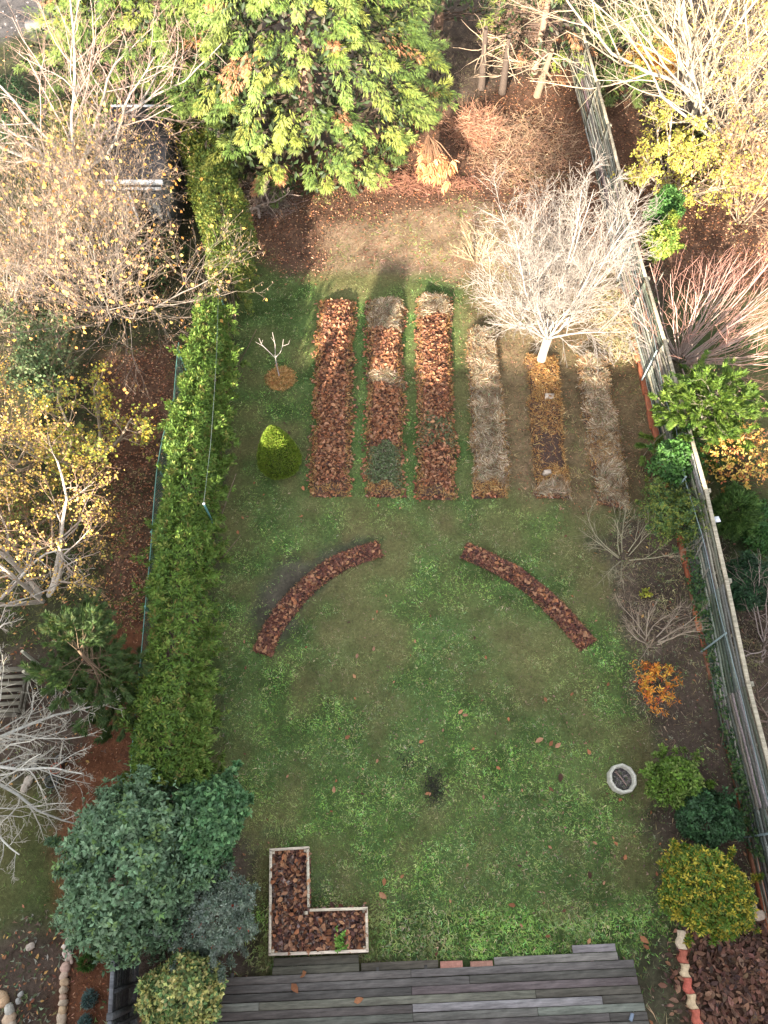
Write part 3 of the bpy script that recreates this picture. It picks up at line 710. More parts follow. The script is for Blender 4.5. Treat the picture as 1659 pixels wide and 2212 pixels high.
# fallen leaves lying singly
r = RNG(365)
loose = [(1005, 1545), (995, 1538), (722, 1706), (1105, 1955), (1165, 1600), (1190, 1606), (1205, 1610), (718, 1955), (737, 1958), (827, 1934), (830, 1905), (775, 2160), (655, 2105), (637, 2135),
         (1275, 2070), (1392, 2030), (1395, 2045), (1210, 1680), (1190, 1705), (1273, 1890), (1188, 1830), (1459, 2115), (1450, 2190), (1235, 1500), (770, 880), (975, 860), (872, 775), (877, 905), (880, 995), (990, 1058), (817, 1093), (675, 1000), (895, 1030)]
for i in range(150):
    px, py = r.uniform(460, 1400), r.uniform(640, 2060); p = at(px, py)
    if zoneat(np.array([p[0]]), np.array([p[1]]))[0] == KI['lawn'] and not blocked(np.array([p[0]]), np.array([p[1]]))[0]: loose.append((px, py))
for i, (px, py) in enumerate(loose):
    dk = py > 2090 and px < 1380
    p = at(px, py, .125 if dk else .03); o = inst(leafmeshes[int(r.integers(18))], 'fallen_leaf', None, p+[0, 0, .012], (r.normal()*.2, r.normal()*.2, r.random()*6.28), .45+.45*r.random()+(.45 if i < 20 else 0))
    tag(o, 'single brown leaf lying flat on its own on the deck boards' if dk else 'single dry brown leaf lying on its own on the lawn', 'leaf', 'fallen leaves on the deck' if dk else 'fallen leaves on the lawn')

# ================================================================== house behind the camera (it shades the near garden)
house = thing('house', 'brick house with a pitched tiled roof standing behind the deck', 'house', (0, -9, 0))
def prism(mb, poly, x0, x1, col):
    n = len(poly); V = [(x0, y, z) for y, z in poly]+[(x1, y, z) for y, z in poly]
    F = [tuple([i, (i+1) % n, n+(i+1) % n, n+i][::-1]) for i in range(n)]; mb.add(V, F, col)
    for off in (0, n):
        for i in range(1, n-1): mb.add([V[off], V[off+i], V[off+i+1]], [(0, 1, 2)], col)
RZ = 7.0
mb = MB(); prism(mb, [(-12.6, 0), (-5.4, 0), (-5.4, 4.9), (-9, RZ-.25), (-12.6, 4.9)], -13, 12.5, (.35, .2, .15)); part(mb, 'wall', M_stone, house)
mb = MB(); prism(mb, [(-13, 4.75), (-13, 4.65), (-9, RZ-.12), (-5, 4.65), (-5, 4.75), (-9, RZ)], -13.4, 12.9, (.16, .08, .06)); part(mb, 'roof', M_stone, house)
for cx_, hh in ((-7.0, 1.15), (4.2, .8)):
    mb = MB(); box(mb, (cx_, -9, RZ+hh/2-.3), (.35, 0, 0), (0, .3, 0), (0, 0, hh/2+.3), (.33, .18, .13)); part(mb, 'chimney', M_stone, house)

# ================================================================== fences and edgings
def polyline(pts, n):
    P = np.array(pts); d = np.r_[0, np.cumsum(np.linalg.norm(np.diff(P, axis=0), axis=1))]
    s = np.linspace(0, d[-1], n); return np.stack([np.interp(s, d, P[:, i]) for i in range(3)], 1), d[-1]
# terracotta edging on the right
r = RNG(400)
EL = [at(*p) for p in [(1225, 60), (1262, 235), (1300, 400), (1338, 600), (1377, 780), (1422, 985), (1462, 1150), (1498, 1300), (1530, 1440), (1562, 1560), (1602, 1750), (1640, 1920), (1690, 2120)]]
P, Ln = polyline(EL, 200); nT = int(Ln/.5)
root = thing('edging', 'rust red edging of long tiles running the length of the right fence', 'garden edging', tuple(P[100][:2])+(0,))
Q, _ = polyline(EL, nT+1)
for i in range(nT):
    a, b = Q[i], Q[i+1]; d = nrm(b-a); sdv = np.array([d[1], -d[0], 0]); m = (a+b)/2+sdv*r.normal()*.008; m = m.copy(); m[2] = .05+r.normal()*.014
    mb = MB(); box(mb, m, d*(.244), sdv*(.055+.008*r.random()), (0, 0, .06), pick(r, 1, [(.34, .115, .055), (.28, .09, .045), (.22, .10, .055)], None, .1)[0], .012)
    part(mb, 'edging_tile', M_stone, root)
# slatted hurdle fence behind it
FT = [(1245, 20), (1290, 180), (1330, 330), (1366, 500), (1410, 650), (1452, 790), (1497, 960), (1540, 1110), (1568, 1244), (1603, 1426), (1650, 1600), (1700, 1800), (1760, 2040)]
FH = 1.46
FL = [at(px, py, FH) for px, py in FT]
P, Ln = polyline(FL, 300); npan = int(Ln/1.85); Q, _ = polyline(FL, npan+1)
for k in range(npan):
    a, b = Q[k].copy(), Q[k+1].copy(); a[2] = b[2] = 0; d = nrm(b-a); sdv = np.array([d[1], -d[0], 0]); L = np.linalg.norm(b-a)
    vpos = ('far top' if k == npan-1 else None)
    i_ = k+1
    if k == 0: mid0 = None
    root = thing('woven_fence', 'x', 'fence', (a[0], a[1], 0), 'woven slat fence panels along the right side')
    root['label'] = ['woven slat fence panel behind the bare tree tops, farthest up the right side', 'woven slat panel under the yellow bush branches at the top right',
                     'woven slat panel beside the far end of the rust edging', 'sunlit woven slat panel between bare tree and evergreen bushes', 'ivy-grown sunlit woven slat panel left of the red-twigged bush',
                     'pale woven slat panel where the sun ends, at the foot of the red-twigged bush', 'woven slat panel partly hidden by the sparse green cypress', 'woven slat panel next to the orange and yellow shrub',
                     'woven slat panel with a bracing post, above the dark round bush', 'greyed woven slat panel left of the dark round bush', 'mossy woven slat panel left of the pale tangled twigs',
                     'mossy woven slat panel across from the orange nandina', 'woven slat panel nearest the picture edge beside the dark soil', 'woven slat panel at the right picture edge by the green shrubs'][min(i_-1, 13)] if True else ''
    nl = 12
    for j in range(nl):
        z = .08+(FH-.15)*j/(nl-1); mb = MB(); n = 9; t = np.linspace(-.01, 1.01, n)
        ph = (j % 2)*math.pi; off = np.sin(t*3*math.pi*1.0+ph)*.008
        pts = a+d*(t*L)[:, None]+sdv*off[:, None]; pts[:, 2] = z+r.normal()*.012+np.sin(t*3+j*1.7)*.007+np.sin(t*9+j)*.002
        cl = pick(r, 1, [(.21, .195, .165), (.15, .145, .125), (.26, .24, .20), (.12, .12, .10)], None, .25)[0]
        hw, hh = .005, .043+.009*r.random()
        V = []; 
        for q in pts: V += [q+sdv*hw+[0, 0, hh], q-sdv*hw+[0, 0, hh], q-sdv*hw-[0, 0, hh], q+sdv*hw-[0, 0, hh]]
        F = [(i*4+e, i*4+(e+1) % 4, i*4+4+(e+1) % 4, i*4+4+e) for i in range(n-1) for e in range(4)]+[(0, 1, 2, 3), (n*4-1, n*4-2, n*4-3, n*4-4)]
        mb.add(V, F, cl); part(mb, 'slat', M_wood, root)
    for t in (.17, .5, .83):
        mb = MB(); m = a+d*L*t; m[2] = FH/2; box(mb, m-sdv*.024, d*.022, sdv*.010, (0, 0, FH/2-.02), (.24, .21, .15)); part(mb, 'batten', M_wood, root)
    mb = MB(); m = a.copy(); m[2] = FH/2; box(mb, m-sdv*.055, d*.04, sdv*.035, (0, 0, FH/2+.02), (.22, .20, .15), .006); part(mb, 'post', M_wood, root)
    mb = MB(); m = (a+b)/2+sdv*.022; m[2] = FH+.03; box(mb, m, d*(L/2-.004), sdv*.036, (0, 0, .02), (.30, .26, .19), .004); part(mb, 'top_rail', M_wood, root)
# wire mesh fence in front of it, with a blue-green top strand
WT = [(1320, 330), (1365, 560), (1410, 720), (1437, 860), (1460, 930), (1482, 1040), (1516, 1158), (1550, 1300), (1582, 1430), (1615, 1560), (1650, 1690), (1690, 1850)]
def chain_fence(name, label, pts, H, cell, col, topcol, seed, topr=.012, posts=8, spacing=None):
    r = RNG(seed); Lx = [at(px, py, H) for px, py in pts]; P, Ln = polyline(Lx, 120)
    root = thing(name, label, 'wire fence', tuple(P[60][:2])+(0,))
    P = P.copy(); P[:, 2] = H+np.sin(np.linspace(0, Ln*2.2, 120))*.02
    mb = MB(); tubes(mb, [P], np.full((1, 120), topr), 5, topcol); part(mb, 'top_wire', M_metal, root, True)
    n = int(Ln/cell); mb = MB(); s = np.linspace(0, 1, n); B = np.stack([np.interp(s, np.linspace(0, 1, 120), P[:, i]) for i in range(2)], 1)
    m = int(H/cell); pp = []
    for sg in (1, -1):
        for i in range(n):
            j = i+sg*m
            if 0 <= j < n:
                q = np.stack([np.r_[B[i], .02], np.r_[B[(i+j)//2], H/2], np.r_[B[j], H]]); pp.append(q)
    tubes(mb, pp, np.full((len(pp), 3), .0016 if cell > .1 else .0026), 3, col); part(mb, 'mesh', M_metal, root, kind='stuff')
    for t in np.linspace(.02, .98, posts):
        q = np.array([np.interp(t, np.linspace(0, 1, 120), P[:, i]) for i in range(2)]); mb = MB()
        tubes(mb, [[np.r_[q, 0], np.r_[q, H/2], np.r_[q, H+.04]]], [[.02]*3], 6, topcol); cap(mb, np.r_[q, H+.04], .02, (0, 0, 1), 6, topcol)
        part(mb, 'post', M_metal, root, True)
    return root
wf = chain_fence('wire_fence', 'green wire mesh fence with a blue-grey top strand in front of the woven slat panels', WT, 1.15, .17, (.05, .10, .09), (.22, .28, .28), 410, .007, 6)
chain_fence('wire_fence', 'green chain-link fence with a pale top edge along the back of the hedge', [(386, 740), (375, 860), (352, 940), (340, 1010), (330, 1110), (322, 1230), (308, 1380), (296, 1490), (285, 1640), (279, 1720)], 1.15, .075, (.06, .17, .13), (.16, .36, .30), 411, .009, 7)
for (x0, y0, z0, x1, y1, z1) in ((1486, 1198, .05, 1518, 1157, 1.15), (1492, 1225, .05, 1520, 1165, 1.1), (1504, 1270, .05, 1532, 1225, 1.1), (1435, 880, .1, 1462, 835, 1.2), (1405, 640, .1, 1432, 590, 1.2)):
    mb = MB(); a, b = at(x0, y0, z0), at(x1, y1, z1); l = np.array(wf.location)
    tubes(mb, [[a, (a+b)/2, b]], [[.018]*3], 6, (.22, .20, .17)); part(mb, 'brace', M_metal, wf, True)

# dark board fence at the lower left
r = RNG(420); H = 1.25
a, b = at(250, 1990, H), at(238, 2196, H); c_ = at(236, 2300, H); 
for k, (p, q, lab) in enumerate(((a, b, 'dark grey board fence panel between the bark path and the variegated shrub'), (b, c_, 'dark grey board fence panel cut off by the bottom edge'))):
    root = thing('board_fence', lab, 'fence', (p[0], p[1], 0), 'dark board fence panels'); d = nrm(q-p); sdv = np.array([-d[1], d[0], 0]); L = np.linalg.norm(q-p)
    nb = 10; hh = (H-.05)/nb
    for j in range(nb):
        m = (p+q)/2; m = m.copy(); m[2] = .06+hh*(j+.5); mb = MB()
        box(mb, m+sdv*(.012), d*(L/2-.05), sdv*.007+np.array([0, 0, 0]), (0, 0, hh*.56)+sdv*(-.014), pick(r, 1, [(.115, .12, .125), (.085, .09, .095), (.15, .15, .15)], None, .08)[0])
        part(mb, 'board', M_wood, root)
    mb = MB(); m = q.copy(); m[2] = H/2; box(mb, m, d*.045, sdv*.05, (0, 0, H/2+.02), (.10, .10, .10), .006); part(mb, 'post', M_wood, root)
    for t in (.25, .75):
        mb = MB(); m = p+d*L*t+sdv*.03*1; m[2] = H/2; box(mb, m, d*.03, sdv*.012, (0, 0, H/2-.03), (.07, .07, .07)); part(mb, 'batten', M_wood, root)
    mb = MB(); m = (p+q)/2; m = m.copy(); m[2] = H+.012; box(mb, m, d*(L/2-.05), sdv*.03, (0, 0, .012), (.14, .145, .15)); part(mb, 'cap_rail', M_wood, root)

# wavy block edging at the lower right
root = thing('block_edging', 'row of alternating terracotta and cream wavy edging blocks beside the leaf heap', 'garden edging', at(1485, 2120))
r = RNG(430)
eb = [(1467, 2013), (1468, 2030), (1471, 2046), (1473, 2068), (1475, 2080), (1479, 2096), (1482, 2113), (1487, 2130), (1491, 2148), (1497, 2163), (1500, 2180), (1507, 2196), (1511, 2213), (1518, 2235)]
for i in range(0, len(eb)-1):
    if i == 1: continue
cols = [((.55, .42, .31)), ((.42, .13, .085)), ((.55, .42, .26)), ((.45, .12, .08)), ((.56, .42, .25)), ((.45, .13, .085)), ((.6, .5, .38))]
bp = [(1466, 2008), (1470, 2050), (1474, 2080), (1478, 2110), (1487, 2145), (1495, 2178), (1506, 2213), (1514, 2245)]
for i in range(7):
    a, b = at(*bp[i]), at(*bp[i+1]); d = nrm(b-a); sdv = np.array([-d[1], d[0], 0]); L = np.linalg.norm(b-a)-.008; n = 7; t = np.linspace(0, 1, n)
    w1 = .058+.016*np.cos(t*2*math.pi*1.0); w2 = .058+.016*np.cos(t*2*math.pi+math.pi*.6)
    hgt = .11; V = []
    for j in range(n):
        p = a+d*(t[j]*L+.004)+sdv*.012*math.sin(t[j]*2*math.pi)
        for zz, sh in ((0, 1), (hgt, 1), (hgt+.02, .55)): V += [p+sdv*w1[j]*sh+[0, 0, zz], p-sdv*w2[j]*sh+[0, 0, zz]]
    F = []
    for j in range(n-1):
        o = j*6; e = o+6
        F += [(o, e, e+2, o+2), (o+1, o+3, e+3, e+1), (o+2, e+2, e+4, o+4), (o+3, o+5, e+5, e+3), (o+4, e+4, e+5, o+5)]
    e = (n-1)*6; F += [(0, 2, 3, 1), (2, 4, 5, 3), (e, e+1, e+3, e+2), (e+2, e+3, e+5, e+4)]
    mb = MB(); mb.add(V, F, pick(r, 1, [cols[i]], None, .06)[0]); part(mb, 'edging_block', M_stone, root)

def rock(r, c, sx, sy, sz, rz, col, seed):
    mb = MB(); d = []
    F = []
    nu, nv = 9, 6
    for i in range(nv+1):
        th = math.pi*i/nv
        for j in range(nu):
            ph = 2*math.pi*j/nu; d.append((math.sin(th)*math.cos(ph), math.sin(th)*math.sin(ph), math.cos(th)))
    d = np.array(d); b = rdir(r, 5); s = np.clip(d@b.T, -.6, .62).max(1); rr = .7+.45*s+r.normal(size=len(d))*.03
    rr[:nu] = rr[:nu].mean(); rr[-nu:] = rr[-nu:].mean()
    V = np.sign(d)*np.abs(d)**.75*rr[:, None]*[sx, sy, sz]; cz, sn = math.cos(rz), math.sin(rz)
    V = np.stack([V[:, 0]*cz-V[:, 1]*sn, V[:, 0]*sn+V[:, 1]*cz, V[:, 2]], 1)+c
    for i in range(nv):
        for j in range(nu): F.append((i*nu+j, (i+1)*nu+j, (i+1)*nu+(j+1) % nu, i*nu+(j+1) % nu))
    mb.add(V, F, col); return mb
r = RNG(440)
root = thing('stone_edging', 'row of small tan and pink stones edging the bark path at the lower left', 'stone edging', at(141, 2110))
SR = [(152, 2027, 9, 9, (.36, .33, .26)), (142, 2090, 11, 10, (.50, .33, .26)), (139, 2106, 10, 8, (.48, .35, .26)), (140, 2122, 9, 9, (.46, .32, .20)), (138, 2138, 8, 8, (.44, .34, .24)),
      (138, 2152, 8, 7, (.42, .28, .20)), (137, 2166, 9, 8, (.45, .36, .26)), (136, 2181, 8, 9, (.50, .36, .22)), (133, 2199, 11, 10, (.46, .36, .26)), (131, 2216, 10, 9, (.48, .38, .27))]
for px, py, a_, b_, cl in SR:
    m = mpp(px, py); c = at(px, py, .04); part(rock(r, c, a_*m*1.15, b_*m*1.15, .07, r.random()*3, cl, 1), 'stone', M_stone, root, True)
mb = MB()
for i in range(46):
    c = at(146+r.normal()*4, 2040+i*.85, .02+.02*r.random()); q = rock(r, c, .03+.02*r.random(), .03, .022, r.random()*3, pick(r, 1, [(.40, .30, .24), (.5, .42, .35), (.3, .22, .18)], None, .1)[0], 2)
    mb.add(q.v[0], q.f[4][0], q.c[0])
part(mb, 'rubble', M_stone, root, kind='stuff')
root = thing('stone_edging', 'short run of larger tan rocks at the bottom left corner', 'stone edging', at(12, 2178))
for px, py, a_, b_, cl in ((2, 2150, 12, 8, (.52, .36, .22)), (9, 2165, 12, 9, (.55, .37, .22)), (20, 2181, 12, 8, (.5, .47, .40)), (20, 2200, 13, 11, (.52, .38, .26)), (24, 2218, 12, 9, (.5, .4, .3))):
    m = mpp(px, py); part(rock(r, at(px, py, .05), a_*m*1.2, b_*m*1.2, .09, r.random()*3, cl, 1), 'stone', M_stone, root, True)
for px, py, s_, lab in ((45, 2148, 7, 'flat grey stone lying on the soil, upper of two near the bottom left rocks'), (40, 2162, 7, 'flat grey stone lying on the soil, lower of two near the bottom left rocks'), (66, 2045, 10, 'pale grey stone on bare soil left of the stone edging'),
                     (60, 1688, 13, 'large cream stone below the bare apple tree, beside the pots'), (52, 1702, 10, 'tan stone touching the large cream stone near the pots'), (76, 1641, 8, 'pale stone under the apple branches left of the grey pot'),
                     (74, 1655, 7, 'small brown stone between the grey and cream stones'), (1285, 0, 0, '')):
    if s_ == 0: continue
    m = mpp(px, py); c = at(px, py, .03); tag(rock(r, c, s_*m, s_*m*.8, .05, r.random()*3, (.44, .37, .30) if s_ > 9 else (.34, .33, .30), 3).build('stone', M_stone, None, True, origin=c), lab, 'stone')
m = mpp(1635, 1973)
for i, (px, py, lab) in enumerate(((1622, 1962, 'cream stone by the right edge above the leaf heap, left of two'), (1640, 1978, 'cream stone by the right edge above the leaf heap, right of two'))):
    c = at(px, py, .05); tag(rock(r, c, .12, .08, .07, .4, (.60, .47, .36), 3).build('stone', M_stone, None, True, origin=c), lab, 'stone', 'cream stones by the right edge')
# fire ring
r = RNG(450); c = at(1340, 1684); root = thing('fire_pit', 'pale ten-sided concrete fire ring holding ash and a charred stick', 'fire pit', (c[0], c[1], 0))
m = mpp(1340, 1684); R1 = 30*m; R0 = R1*.80; n = 10
a = np.arange(n)*2*math.pi/n+.2
def ring(R, z): return np.stack([c[0]+R*np.cos(a), c[1]+R*np.sin(a)*1.03, np.full(n, z)], 1)
mb = MB(); rs = [ring(R1, -.01), ring(R1, .17), ring(R1*.96, .19), ring(R0*1.03, .19), ring(R0, .17), ring(R0*.93, .03)]
F = []
for k in range(5):
    for i in range(n): F.append((k*n+i, k*n+(i+1) % n, (k+1)*n+(i+1) % n, (k+1)*n+i))
mb.add(np.concatenate(rs), F, (.44, .42, .35)); part(mb, 'ring', M_stone, root)
mb = MB(); V = np.concatenate([[[c[0], c[1], .06]], ring(R0*.98, .05)]); mb.add(V, [(0, 1+i, 1+(i+1) % n) for i in range(n)], (.10, .09, .095)); part(mb, 'ash', M_mound, root)
q = (r.random((500, 2))*2-1)*R0*.85; q = q[np.linalg.norm(q, axis=1) < R0*.85]; mb = MB()
lay(r, mb, np.concatenate([q, np.full((len(q), 1), .07)], 1)+[c[0], c[1], 0], .05, .012, [(.20, .17, .16), (.3, .25, .22), (.07, .06, .06), (.10, .12, .06)], 'blade', .4); part(mb, 'twigs', M_dead, root, kind='stuff')
mb = MB(); p0 = c+[-.10, .13, .10]; p1 = c+[.07, -.12, .09]; tubes(mb, [[p0, (p0+p1)/2+[.01, 0, .01], p1]], [[.013, .014, .01]], 6, (.26, .18, .15)); part(mb, 'stick', M_bark, root, True)

# pots, crate, log on the left
def pot(px, py, R, H, col, label, soilc=(.12, .09, .07), plant=False, seed=1):
    c = at(px, py); root = thing('plant_pot', label, 'plant pot', (c[0], c[1], 0)); n = 16; a = np.arange(n)*2*math.pi/n; prof = [(R*.72, 0), (R*.95, H*.85), (R*1.05, H*.86), (R*1.05, H), (R*.93, H), (R*.9, H*.82)]
    mb = MB(); V = np.concatenate([np.stack([c[0]+q*np.cos(a), c[1]+q*np.sin(a), np.full(n, z)], 1) for q, z in prof])
    mb.add(V, [(k*n+i, k*n+(i+1) % n, (k+1)*n+(i+1) % n, (k+1)*n+i) for k in range(5) for i in range(n)], col); part(mb, 'pot', M_woodp, root, True)
    mb = MB(); cap(mb, np.array([c[0], c[1], H*.84]), R*.91, (0, 0, 1), n, soilc); part(mb, 'soil', M_mound, root)
    if plant:
        r = RNG(seed); mb = MB(); rosettes(mb, r, np.array([c[0], c[1], H])+r.normal(size=(20, 3))*[R*.4, R*.4, .02], np.tile([0, 0, 1.], (20, 1)), 5, .06, .02, [(.15, .16, .12), (.25, .24, .2), (.08, .09, .05)], None); part(mb, 'plant', M_leaf, root, kind='stuff')
pot(134, 1643, .085, .13, (.20, .21, .20), 'small grey plant pot of soil, uppermost of the three pots')
pot(127, 1662, .098, .15, (.36, .12, .075), 'terracotta rimmed pot of soil, middle of the three pots')
pot(117, 1690, .11, .14, (.09, .11, .12), 'dark pot with withered plant, lowest of the three pots', plant=True, seed=3)
c = at(24, 1500); root = thing('crate', 'weathered slatted wooden crate under the apple branches at the left edge', 'crate', (c[0], c[1], 0))
ca, sa = math.cos(.05), math.sin(.05); ux, uy = np.array([ca, sa, 0]), np.array([-sa, ca, 0])
for k in range(7):
    mb = MB(); box(mb, c+ux*0+uy*(-.39+.13*k)+[0, 0, .32], ux*.36, uy*.035, (0, 0, .012), (.22, .20, .15)); part(mb, 'slat', M_wood, root)
for s in (-1, 1):
    for k in range(2):
        mb = MB(); box(mb, c+ux*.36*s+[0, 0, .1+.16*k], ux*.012, uy*.43, (0, 0, .05), (.20, .18, .14)); part(mb, 'side_board', M_wood, root)
        mb = MB(); box(mb, c+uy*.445*s+[0, 0, .1+.16*k], ux*.34, uy*.012, (0, 0, .05), (.20, .18, .14)); part(mb, 'side_board', M_wood, root)
for px, py, lab in ((87, 1478, 'lichen-grey wooden stake standing beside the crate'), (84, 1436, 'pale wooden stake leaning above the crate')):
    c = at(px, py); mb = MB(); tubes(mb, [[c+[0, 0, -.02], c+[0, .02, .35], c+[-.01, .05, .75]]], [[.035, .032, .03]], 8, (.34, .33, .26)); cap(mb, c+[-.01, .05, .75], .03, (0, 0, 1), 8, (.5, .45, .33)); tag(mb.build('stake', M_bark, None, True, origin=c), lab, 'stake')
c = at(147, 1390); mb = MB(); p0, p1 = at(113, 1386, .05), at(181, 1397, .05); tubes(mb, [[p0, p0*.6+p1*.4+[0, .02, 0], p1]], [[.035, .04, .03]], 8, (.25, .2, .14)); cap(mb, p0, .035, p0-p1, 8, (.4, .3, .2)); cap(mb, p1, .03, p1-p0, 8, (.4, .3, .2))
tag(mb.build('log', M_bark, None, True, origin=c), 'thin fallen log among leaves left of the hedge', 'log')
# shed at the upper left
root_c = at(300, 420, 0); x0 = at(218, 385, 2.0)[0]; x1 = at(346, 385, 2.0)[0]; yf = at(300, 385, 2.0)[1]; yb = yf+2.3
root = thing('shed', 'small shed with a dark roof and pale trim half hidden behind the hazel bush', 'shed', ((x0+x1)/2, yf, 0))
def pb(name, c, hx, hy, hz, col, mat=M_woodp, par=None, bev=0):
    mb = MB(); box(mb, c, (hx, 0, 0), (0, hy, 0), (0, 0, hz), col, bev)
    return part(mb, name, mat, root)
xc = (x0+x1)/2; hw = (x1-x0)/2
pb('back_wall', (xc, yb-.05, 1.05), hw-.06, .03, 1.05, (.22, .22, .2)); pb('side_wall', (x0+.09, (yf+yb)/2+.05, 1), .03, (yb-yf)/2-.16, .98, (.07, .07, .065)); pb('side_wall', (x1-.09, (yf+yb)/2+.05, 1), .03, (yb-yf)/2-.16, .98, (.07, .07, .065))
pb('front_wall', (xc-hw*.62, yf+.14, .95), hw*.3, .03, .95, (.07, .07, .068)); pb('front_wall', (xc+hw*.55, yf+.14, .95), hw*.36, .03, .95, (.07, .07, .07))
mb = MB(); V = [(x0-.05, yf-.05, 1.96), (x1+.05, yf-.05, 1.96), (x1+.05, yb+.1, 2.35), (x0-.05, yb+.1, 2.35)]; V = V+[(a_, b_, c_-.05) for a_, b_, c_ in V]
mb.add(V, [(0, 1, 2, 3), (7, 6, 5, 4), (0, 4, 5, 1), (1, 5, 6, 2), (2, 6, 7, 3), (3, 7, 4, 0)], (.055, .052, .055)); part(mb, 'roof', M_stone, root)
pb('fascia', (xc, yf-.065, 1.93), hw+.06, .012, .07, (.72, .73, .74)); pb('fascia', (xc, yb+.115, 2.33), hw+.06, .012, .07, (.72, .73, .74)); pb('door_head', (xc, yf+.095, 1.62), hw-.1, .012, .04, (.7, .7, .7)); pb('door_frame', (xc-hw*.3, yf+.095, .78), .03, .012, .76, (.7, .7, .7))
# kerb / wall strip at the far top-left
mb = MB(); a, b = at(60, 66), at(330, 40); d = nrm(b-a); box(mb, (a+b)/2+[0, 0, .12], d*(np.linalg.norm(b-a)/2), np.array([-d[1], d[0], 0])*.12, (0, 0, .14), (.11, .105, .10), .02); tag(mb.build('kerb', M_stone, None, origin=(a+b)/2), 'long pale kerb crossing the grey gravel at the top left', 'kerb')
mb = MB(); p = at(1547, 1122, 1.36); box(mb, p, (.07, .01, 0), (-.01, .06, 0), (0, 0, .008), (.55, .56, .58)); tag(mb.build('post_cap', M_woodp, None, origin=p), 'small pale square plate on top of the slat fence', 'plate')
for px, py, x2, y2, lab in ((440, 1088, 468, 1146, 'leaning blue-green fence post beside the hedge, lower of the two'), (470, 625, 484, 662, 'leaning green fence post beside the hedge, upper of the two')):
    a, b = at(x2, y2, .2), at(px, py, 1.75); mb = MB(); tubes(mb, [[a, (a+b)/2, b]], [[.022]*3], 6, (.10, .24, .24)); cap(mb, b, .03, (0, 0, 1), 6, (.5, .5, .5)); tag(mb.build('fence_post', M_metal, None, True, origin=a), lab, 'fence post', 'posts beside the hedge')
mb = MB(); wl = [at(px, py, 1.78) for px, py in ((472, 628), (468, 760), (463, 850), (455, 960), (448, 1020), (440, 1088))]; P, _ = polyline(wl, 30); tubes(mb, [P], np.full((1, 30), .0028), 4, (.22, .26, .25)); tag(mb.build('wire', M_metal, None, origin=P[0]), 'thin wire strung over the hedge between its two posts', 'wire')

# ================================================================== hedge
def path_foliage(r, line, hw, H, n, lo=0.0):
    """points on a rounded hedge following line (m,3): returns P,O"""
    m = len(line); s = r.random(n)*(m-1); i = np.minimum(s.astype(int), m-2); f = (s-i)[:, None]
    c = line[i]*(1-f)+line[i+1]*f; T = nrm(line[i+1]-line[i]); S = np.stack([T[:, 1], -T[:, 0], 0*T[:, 0]], 1)
    w_ = hw[i]*(1-f[:, 0])+hw[i+1]*f[:, 0]; h_ = H[i]*(1-f[:, 0])+H[i+1]*f[:, 0]
    th = r.random(n)*math.pi; cx_ = np.cos(th); sx_ = np.sin(th)
    bx = np.sign(cx_)*np.abs(cx_)**.7; bz = np.abs(sx_)**.55
    lump = .70+.62*vnoise(c[:, 0]*1.0+bx*w_*1.6+50, c[:, 1]+bz, .34, 77)
    dd = 1-.3*r.random(n)**1.6
    P = c+S*(bx*w_*lump*dd)[:, None]; P[:, 2] = np.maximum(bz*h_*(.85+.2*lump)*dd, lo)
    O = nrm(S*bx[:, None]+np.array([0, 0, 1.])*(bz[:, None]*.9+.05)); return P, O
r = RNG(500)
hl = [(286, 1690, 392, 1.3, 70), (350, 1690, 0, 0, 0)]
HP = [(352, 1700, 72), (360, 1580, 68), (375, 1450, 60), (384, 1300, 55), (394, 1180, 51), (406, 1080, 49), (419, 980, 47), (435, 880, 42), (452, 780, 36), (462, 690, 30)]
HZc = 1.1
line = np.array([at(px, py, HZc) for px, py, _ in HP]); hwid = np.array([h_*mpp(px, py, HZc) for px, py, h_ in HP]); HH = np.array([1.5, 1.7, 1.75, 1.8, 1.8, 1.8, 1.85, 1.85, 1.8, 1.8])
root = thing('hedge', 'long dense bright green hedge between the lawn and the chain-link fence', 'hedge', tuple(line[4][:2])+(0,))
P, O = path_foliage(r, line, hwid, HH, 10500, .03)
mb = MB(); rosettes(mb, r, P, nrm(O+[.45, 0, .0]), 7, .09, .024, [(.11, .185, .030), (.15, .23, .04), (.075, .135, .026), (.20, .24, .05), (.20, .17, .05)], (5, 4, 4, 2, 1), 'diamond', .55, up=.1, cvar=.1)
for k in range(150):
    i = r.integers(len(line)-1); f = r.random(); side = 1 if r.random() < .75 else -1; c = line[i]*(1-f)+line[i+1]*f; c = c+np.array([side*hwid[i]*(.58+.2*r.random()), 0, 0]); c[2] = .35+1.2*r.random()
    d = nrm(np.array([side*1.0, -.25+.5*r.normal(), .15+.25*r.random()])); m_ = 26; t_ = r.random((m_, 1)); Pq = c+d*(t_*(.3+.25*r.random()))+r.normal(size=(m_, 3))*.035
    rosettes(mb, r, Pq, np.tile(d, (m_, 1)), 5, .09, .024, [(.11, .18, .03), (.14, .21, .04), (.19, .21, .05)], (4, 3, 1), 'diamond', .45, up=.1)
part(mb, 'foliage', M_leaf, root, kind='stuff')
mb = MB(); st = []
for k in range(70):
    i = r.integers(len(line)-1); f = r.random(); c = line[i]*(1-f)+line[i+1]*f; c = c+np.array([r.normal()*.25, 0, 0]); c[2] = 0; e = c+[r.normal()*.35, r.normal()*.3, 1.2]; st.append([c, (c+e)/2+[.03, 0, 0], e])
tubes(mb, st, np.tile([.018, .013, .006], (70, 1)), 4, (.14, .10, .07)); part(mb, 'stems', M_bark, root, True, kind='stuff')
